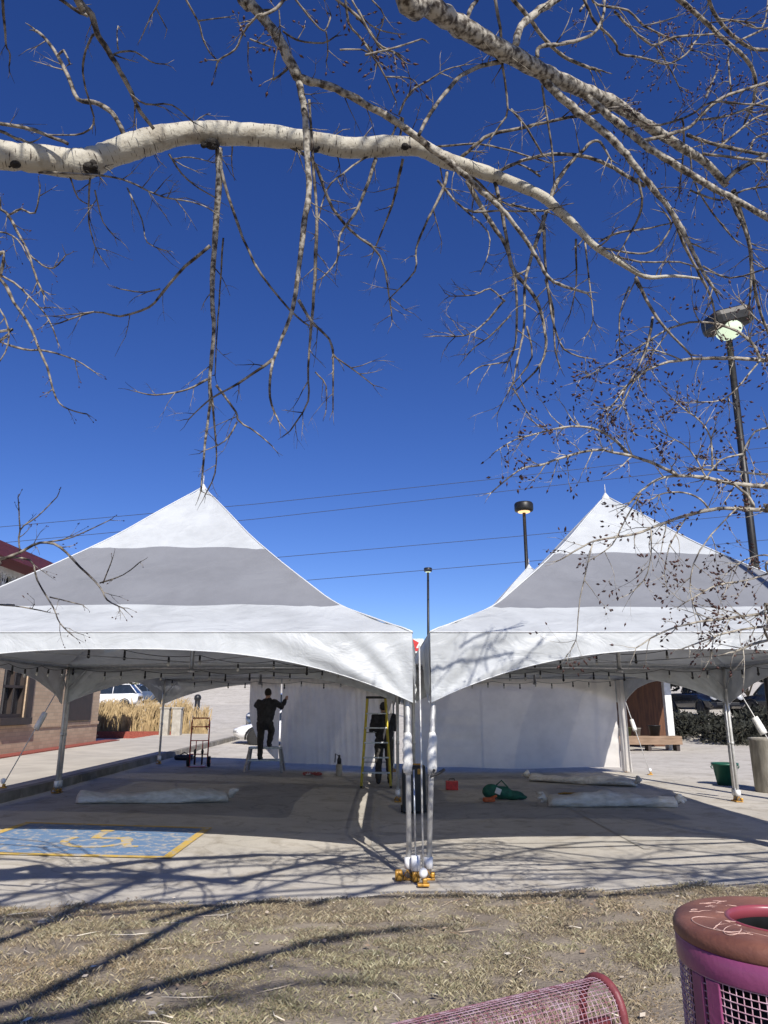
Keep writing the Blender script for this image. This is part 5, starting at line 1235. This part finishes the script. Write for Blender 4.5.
# upper right limb
tr1([(400, -26), (425, 2), (446, 17), (472, 33), (498, 48), (521, 60), (542, 72), (560, 80), (584, 91), (609, 101), (633, 116), (655, 130), (679, 146), (706, 163), (726, 185)], 11.3, 3.1, 3.0, 4.6, rnd, rmid=7.6, seg=18,
    pre=[((-3.8, -1.3, 7.0), .10), ((-2.4, -.3, 6.8), .09), ((-1.0, .8, 6.0), .075), ((-.2, 1.5, 5.4), .065)], mat_='bark_rough', twig=.5, depth=2)
for px, r0, r1, rm, tw_ in [
 ([(582, 92), (603, 111), (625, 129), (649, 148), (679, 167), (706, 184), (736, 200), (775, 222)], 4.8, 3.2, 4, .8), ([(542, 78), (560, 97), (584, 116), (614, 141), (630, 160), (649, 184), (668, 207), (682, 230), (694, 254), (703, 272), (715, 290)], 5, 1.6, 4, .8),
 ([(655, 190), (671, 213), (683, 242), (696, 268), (712, 300), (716, 330)], 2.4, 1, None, .8), ([(515, 46), (521, 26), (540, 10), (565, -6)], 4.2, 4.4, None, .3), ([(505, -10), (529, 18), (542, 36), (560, 54), (579, 64), (597, 70)], 2.7, 1.8, None, .5),
 ([(467, 22), (470, 10), (477, 0), (480, -8)], 2.6, 2.4, None, .2), ([(537, 57), (540, 47), (560, 44), (579, 40), (595, 32), (603, 16), (605, -6)], 2.6, 1.4, None, .6), ([(580, -8), (587, 5), (595, 22), (614, 41), (620, 54), (641, 57), (666, 64), (685, 55), (696, 41)], 1.9, 1.0, None, 1.2),
 ([(614, 11), (630, 27), (652, 45), (674, 37), (714, 34)], 1.6, 1.1, None, 1), ([(590, -4), (598, 5), (628, 11), (644, 26), (666, 37)], 1.5, 1.2, None, 1), ([(655, 46), (668, 65), (679, 87)], 1.2, .7, None, 1.3), ([(580, 11), (586, 0), (582, -8)], 1.6, 1.4, None, .3),
 ([(670, -8), (701, 18), (722, 38), (744, 57), (755, 76), (754, 100), (750, 112)], 3.2, 1.8, None, .7), ([(707, -6), (717, 19), (739, 41), (755, 49), (775, 50)], 2.3, 2, None, .7), ([(720, 19), (744, 22), (762, 28), (768, 0)], 1.4, 1, None, .8), ([(736, 43), (762, 30), (778, 26)], 1.4, 1.2, None, .7),
 ([(641, 141), (668, 135), (690, 127), (706, 111), (728, 95), (778, 80)], 2.2, 1.7, None, 1.4), ([(687, 135), (712, 143), (747, 152), (778, 157)], 2.3, 2, None, 1), ([(703, 154), (736, 158), (778, 163)], 1.7, 1.5, None, 1), ([(725, 182), (735, 172), (747, 165), (778, 150)], 3, 2.5, None, .7),
 ([(587, 115), (622, 107), (649, 125), (685, 118), (712, 102), (742, 104), (778, 107)], 1.5, 1.2, None, 1), ([(706, 97), (710, 88), (718, 70)], 1.5, .9, None, .5), ([(731, 92), (728, 57)], 1.4, .8, None, .3), ([(750, 152), (755, 138), (778, 130)], 1.3, 1.1, None, 1),
 ([(682, 119), (684, 141), (679, 195)], 1.5, .9, None, .4), ([(638, 178), (642, 207), (632, 230), (620, 251)], 1.9, .8, None, 1), ([(730, 198), (745, 230), (751, 254), (751, 272), (750, 300)], 2.4, 1.2, None, .8), ([(733, 190), (748, 239), (752, 269), (758, 305), (770, 337)], 3, 1.4, None, .8),
 ([(419, 135), (428, 117), (443, 96), (461, 76), (482, 66), (503, 62)], 2.2, 2.6, None, .4), ([(494, -6), (500, 28), (503, 65), (508, 109), (500, 125), (490, 140)], 2.1, 1, None, .7), ([(511, 109), (527, 128), (542, 154)], 1.6, 1.2, None, .6), ([(542, 85), (547, 117), (553, 156), (554, 180)], 1.5, 1, None, .4),
 ([(715, 150), (740, 130), (755, 118), (775, 112)], 1.5, 1.1, None, 1.2), ([(700, 120), (730, 115), (775, 96)], 1.4, 1.1, None, 1.2), ([(690, 190), (720, 200), (745, 190), (775, 186)], 1.3, 1, None, 1), ([(690, 150), (694, 180), (710, 210), (735, 240)], 1.2, .9, None, 1),
 ]:
    zc = 3.2+1.3*max(0, px[0][0]-420)/300; tr1(px, r0, r1, zc, zc+rnd.uniform(0, .5), rnd, twig=tw_*1.7, rmid=rm, budr=1.5 if px[0][0] > 570 and px[0][1] < 170 else 0, depth=2, mat_='bark_rough' if r0 > 4 else 'bark_twig')
# limbs behind and above the camera (their shadows lie on the lawn)
def shadow_limb(g0, g1, H, r0, r1, start):
    a = Vector((g0[0]+.33*H, g0[1]-1.15*H, H)); b = Vector((g1[0]+.33*(H+.4), g1[1]-1.15*(H+.4), H+.4)); st = Vector(start)
    P = [st, st.lerp(a, .55)+Vector((0, 0, .25)), a, a.lerp(b, .35)+Vector((.08, 0, .05)), a.lerp(b, .7)+Vector((-.06, .05, .12)), b]
    pts, rr = smooth_path(P, [r0*1.2, r0*1.0, r0*.85, r0*.7, r0*.5+r1*.5, r1], 5, .06, rnd)
    g = MB(); g.tube(pts, rr, 9); g.build('branch', M['bark_rough'], bt)
    for k in range(20):
        i = rnd.randint(10, len(pts)-2); d = (pts[i+1]-pts[i]).normalized(); side = Vector((rnd.gauss(0, 1), rnd.gauss(0, 1), rnd.gauss(0, .6))); side = (side-d*side.dot(d)).normalized()
        grow(T1, pts[i], d+side*.8, rnd.uniform(.4, 1.1), rnd.uniform(.006, .013), rnd, 2, 0, 0, .22, 3)
shadow_limb((-3.0, 5.0), (-1.9, 8.2), 5.8, .06, .03, (-4.1, -1.45, 5.4))
shadow_limb((-2.3, 4.4), (-.95, 6.9), 5.9, .065, .028, (-3.9, -1.3, 6.5))
shadow_limb((-2.2, 4.3), (.5, 6.1), 6.2, .06, .016, (-3.9, -1.3, 6.9))
shadow_limb((.3, 8.0), (3.0, 7.6), 6.4, .03, .012, (-2.2, -1.9, 7.2))
shadow_limb((1.2, 8.6), (3.9, 7.3), 6.8, .028, .012, (-2.0, -1.6, 7.6))
shadow_limb((1.6, 7.3), (3.6, 9.3), 6.2, .022, .01, (-1.2, -1.2, 6.4))
shadow_limb((-3.6, 4.4), (-2.9, 7.6), 5.6, .04, .015, (-4.2, -1.5, 5.0))
shadow_limb((-3.4, 6.6), (-1.2, 8.6), 6.8, .03, .012, (-3.8, -1.2, 7.6))
shadow_limb((-1.9, 4.2), (.1, 4.9), 7.0, .03, .012, (-3.8, -1.2, 7.2))
shadow_limb((2.2, 7.0), (4.6, 8.8), 6.0, .026, .01, (-1.0, -1.0, 6.2))
shadow_limb((1.0, 9.6), (4.0, 7.5), 6.2, .03, .01, (.4, -1.4, 6.6))
shadow_limb((2.6, 9.7), (5.0, 7.9), 6.4, .03, .01, (1.6, -1.2, 6.8))
shadow_limb((.5, 9.0), (3.4, 7.9), 6.5, .024, .01, (.2, -1.0, 6.9))
shadow_limb((3.0, 7.8), (5.2, 8.2), 6.4, .024, .01, (-.4, -1.2, 6.8))
T1.m.build('twigs', M['bark_tan'], bt)['kind'] = 'stuff'
T1.b.build('buds', M['bud'], bt)['kind'] = 'stuff'
for o in bt.children:
    me = o.data; 
    o.location = -bt.location

# ---- budded tree reaching in from the right
b2 = empty('budded_tree', (5.6, 6.0, 0), 'bare tree with dark buds reaching in from the right, across the right tent', 'tree')
T2 = Twigs()
g = MB(); tp, trd = smooth_path([Vector(p) for p in ((5.6, 6.0, -.05), (5.62, 6.0, .8), (5.5, 5.95, 2.0), (5.6, 6.0, 3.2), (5.4, 6.1, 4.4), (5.5, 6.0, 5.6), (5.4, 6.1, 6.6))], [.2, .16, .14, .11, .08, .05, .02], 5, .04, rnd)
g.tube(tp, trd, 16); g.build('trunk', M['bark_rough'], b2)
def tr2(px, r0, r1, z0, z1, h=None, **k):
    pre = [((5.55, 6.0, h), r0*z0/F*1.3)] if h else None
    return trace(b2, T2, px, r0*.85, r1*.85, z0, z1, rnd, pre=pre, budr=k.pop('budr', 1.9), tlen=k.pop('tlen', (16, 48)), depth=k.pop('depth', 2), droop=.02, mat_='bark_pale', **k)
for px, r0, r1, z0, z1, h, tw_ in [
 ([(800, 372), (768, 361), (760, 360), (724, 358), (682, 360), (659, 365), (638, 376), (623, 391), (608, 412)], 3.4, .9, 5.2, 5.0, 3.2, 1.3),
 ([(760, 358), (751, 342), (730, 328), (700, 322), (671, 328), (641, 346), (599, 370), (580, 380)], 2.2, .8, 5.1, 5.3, None, 1.5),
 ([(800, 492), (768, 487), (736, 484), (706, 478), (679, 476), (659, 479), (641, 491), (628, 505)], 4, 1.2, 5.1, 4.9, 2.7, 1.2),
 ([(679, 476), (650, 462), (623, 454), (593, 450), (558, 459), (540, 465), (519, 470), (491, 493)], 2.6, .9, 4.95, 4.7, None, 1.5),
 ([(628, 453), (608, 435), (587, 427), (564, 427), (540, 433), (515, 440), (495, 452)], 2, .8, 4.9, 4.6, None, 1.5),
 ([(800, 515), (768, 511), (745, 509), (718, 509), (688, 515), (659, 525), (635, 534), (599, 540), (584, 546), (560, 560)], 3.4, .9, 5.0, 4.8, 2.3, 1.2),
 ([(755, 508), (745, 493), (730, 482)], 2.2, 1.8, 5.0, 5.0, None, .6), ([(711, 511), (700, 499), (685, 493), (665, 493), (650, 500)], 1.6, 1, 5, 4.9, None, 1.2),
 ([(712, 466), (711, 439), (700, 421), (685, 410), (672, 398)], 1.6, .9, 5, 5.1, None, 2), ([(742, 454), (721, 460), (706, 478)], 1.4, 1.2, 5, 5, None, 1), ([(790, 478), (768, 475), (730, 471), (694, 469)], 1.8, 1.4, 5.3, 5.2, None, 1),
 ([(800, 609), (768, 613), (730, 618), (688, 624), (659, 634), (636, 648)], 2.4, .9, 4.7, 4.5, 1.9, 1.6), ([(800, 620), (768, 626), (730, 632), (706, 640), (682, 649)], 2.2, .9, 4.7, 4.6, 1.9, 1.6), ([(800, 632), (768, 640), (748, 646), (735, 652)], 2.6, 1.6, 4.6, 4.6, 1.8, 1),
 ([(800, 566), (768, 574), (748, 580), (718, 585), (700, 594), (680, 606)], 1.8, .8, 4.8, 4.7, 2.2, 1.6), ([(651, 530), (651, 557), (644, 580), (629, 594)], 1.1, .7, 4.8, 4.8, None, 1.3), ([(592, 545), (584, 580), (579, 607), (576, 640), (567, 655)], 1.1, .6, 4.8, 4.8, None, .7),
 ([(800, 340), (778, 330), (757, 320), (740, 300)], 2, 1, 5.3, 5.4, 3.4, 1.8), ([(800, 430), (775, 428), (755, 432), (742, 454)], 1.8, 1.2, 5.2, 5.1, None, 1.4), ([(706, 478), (690, 450), (668, 436), (652, 428)], 1.3, .8, 5, 5, None, 1.8),
 ([(640, 495), (625, 520), (612, 545), (590, 560)], 1.2, .7, 4.9, 4.8, None, 1.6), ([(688, 515), (670, 545), (664, 575)], 1.2, .7, 4.9, 4.8, None, 1.3), ([(736, 509), (700, 550), (690, 590), (700, 620)], 1.3, .8, 4.9, 4.8, None, 1.3),
 ([(682, 360), (655, 350), (640, 352)], 1.2, .8, 5, 5, None, 1.5), ([(760, 360), (740, 385), (722, 400), (700, 402)], 1.5, .8, 5.1, 5, None, 1.6),
 ([(790, 560), (765, 555), (745, 560), (728, 572)], 1.4, .8, 5, 5, None, 2.2), ([(623, 391), (612, 405), (598, 418)], 1.1, .7, 5, 5, None, 2),
 ([(650, 365), (632, 385), (622, 405), (610, 422)], 1.1, .7, 5, 5, None, 2.5), ([(671, 328), (655, 350), (640, 372), (620, 392)], 1.1, .7, 5.1, 5, None, 2)]:
    tr2(px, r0, r1, z0, z1, h, twig=tw_*1.7)
T2.m.build('twigs', M['bark_pale'], b2)['kind'] = 'stuff'; T2.b.build('buds', M['bud'], b2)['kind'] = 'stuff'
for o in b2.children: o.location = -b2.location

# ---- slender tree off the left edge
b3 = empty('slender_tree', (-5.4, 5.0, 0), 'slender bare tree at the left edge with small sprays before sky and roof', 'tree')
T3 = Twigs()
g = MB(); tp, trd = smooth_path([Vector(p) for p in ((-5.4, 5.0, -.05), (-5.38, 5.0, .8), (-5.3, 5.0, 2.2), (-5.2, 4.95, 3.6), (-5.1, 5.0, 5.0), (-5.0, 5.0, 6.0))], [.14, .11, .09, .07, .045, .015], 5, .04, rnd)
g.tube(tp, trd, 14); g.build('trunk', M['bark_rough'], b3)
for px, r0, r1, h, tw_ in [
 ([(-40, 196), (0, 209), (9, 217), (16, 229), (28, 252), (35, 274), (44, 295)], 2.2, 1.1, 4.3, 1.3), ([(30, 255), (42, 265), (54, 268), (66, 255)], 1.2, .7, None, 1), ([(9, 215), (21, 209), (35, 213), (40, 189)], 1.4, .8, None, 1),
 ([(-30, 258), (0, 278), (14, 302), (28, 323), (37, 344), (47, 367), (56, 398), (68, 409), (87, 414)], 2.3, .8, 3.9, 1.0), ([(-20, 335), (0, 342), (23, 349), (47, 351), (75, 360), (96, 373)], 1.7, .7, 3.6, .7), ([(-10, 270), (14, 283), (35, 302), (49, 320), (58, 343)], 1.5, .7, None, 1.6),
 ([(-15, 240), (0, 232), (18, 240), (28, 258)], 1.2, .7, None, 2), ([(-15, 290), (5, 318), (8, 345), (-3, 365)], 1.3, .8, None, 1.5),
 ([(-40, 568), (0, 560), (20, 552), (40, 543), (60, 547), (80, 567), (100, 587), (107, 600), (123, 608)], 2.3, .8, 2.6, 1.0), ([(20, 552), (20, 530), (37, 517), (57, 497)], 1.1, .6, None, 1), ([(20, 532), (19, 512), (18, 497)], 1, .6, None, .8),
 ([(43, 543), (73, 537), (110, 520)], 1.1, .6, None, .8), ([(100, 583), (123, 575), (140, 562)], 1, .6, None, .6), ([(103, 583), (112, 560)], .9, .6, None, .5), ([(0, 558), (30, 560), (37, 580), (53, 607), (60, 623), (72, 635)], 1.4, .7, None, .9),
 ([(50, 597), (83, 605)], .9, .6, None, .8), ([(-20, 604), (0, 605), (23, 607), (47, 612)], 1.1, .6, 2.3, .8)]:
    pre = [((-5.2, 4.95, h), r0*5/F*1.4)] if h else None
    trace(b3, T3, px, r0, r1, 4.6, 4.5, rnd, twig=tw_, pre=pre, budr=1.0, tlen=(10, 30), depth=1, mat_='bark_tan')
T3.m.build('twigs', M['bark_tan'], b3)['kind'] = 'stuff'; T3.b.build('buds', M['bud'], b3)['kind'] = 'stuff'
for o in b3.children: o.location = -b3.location
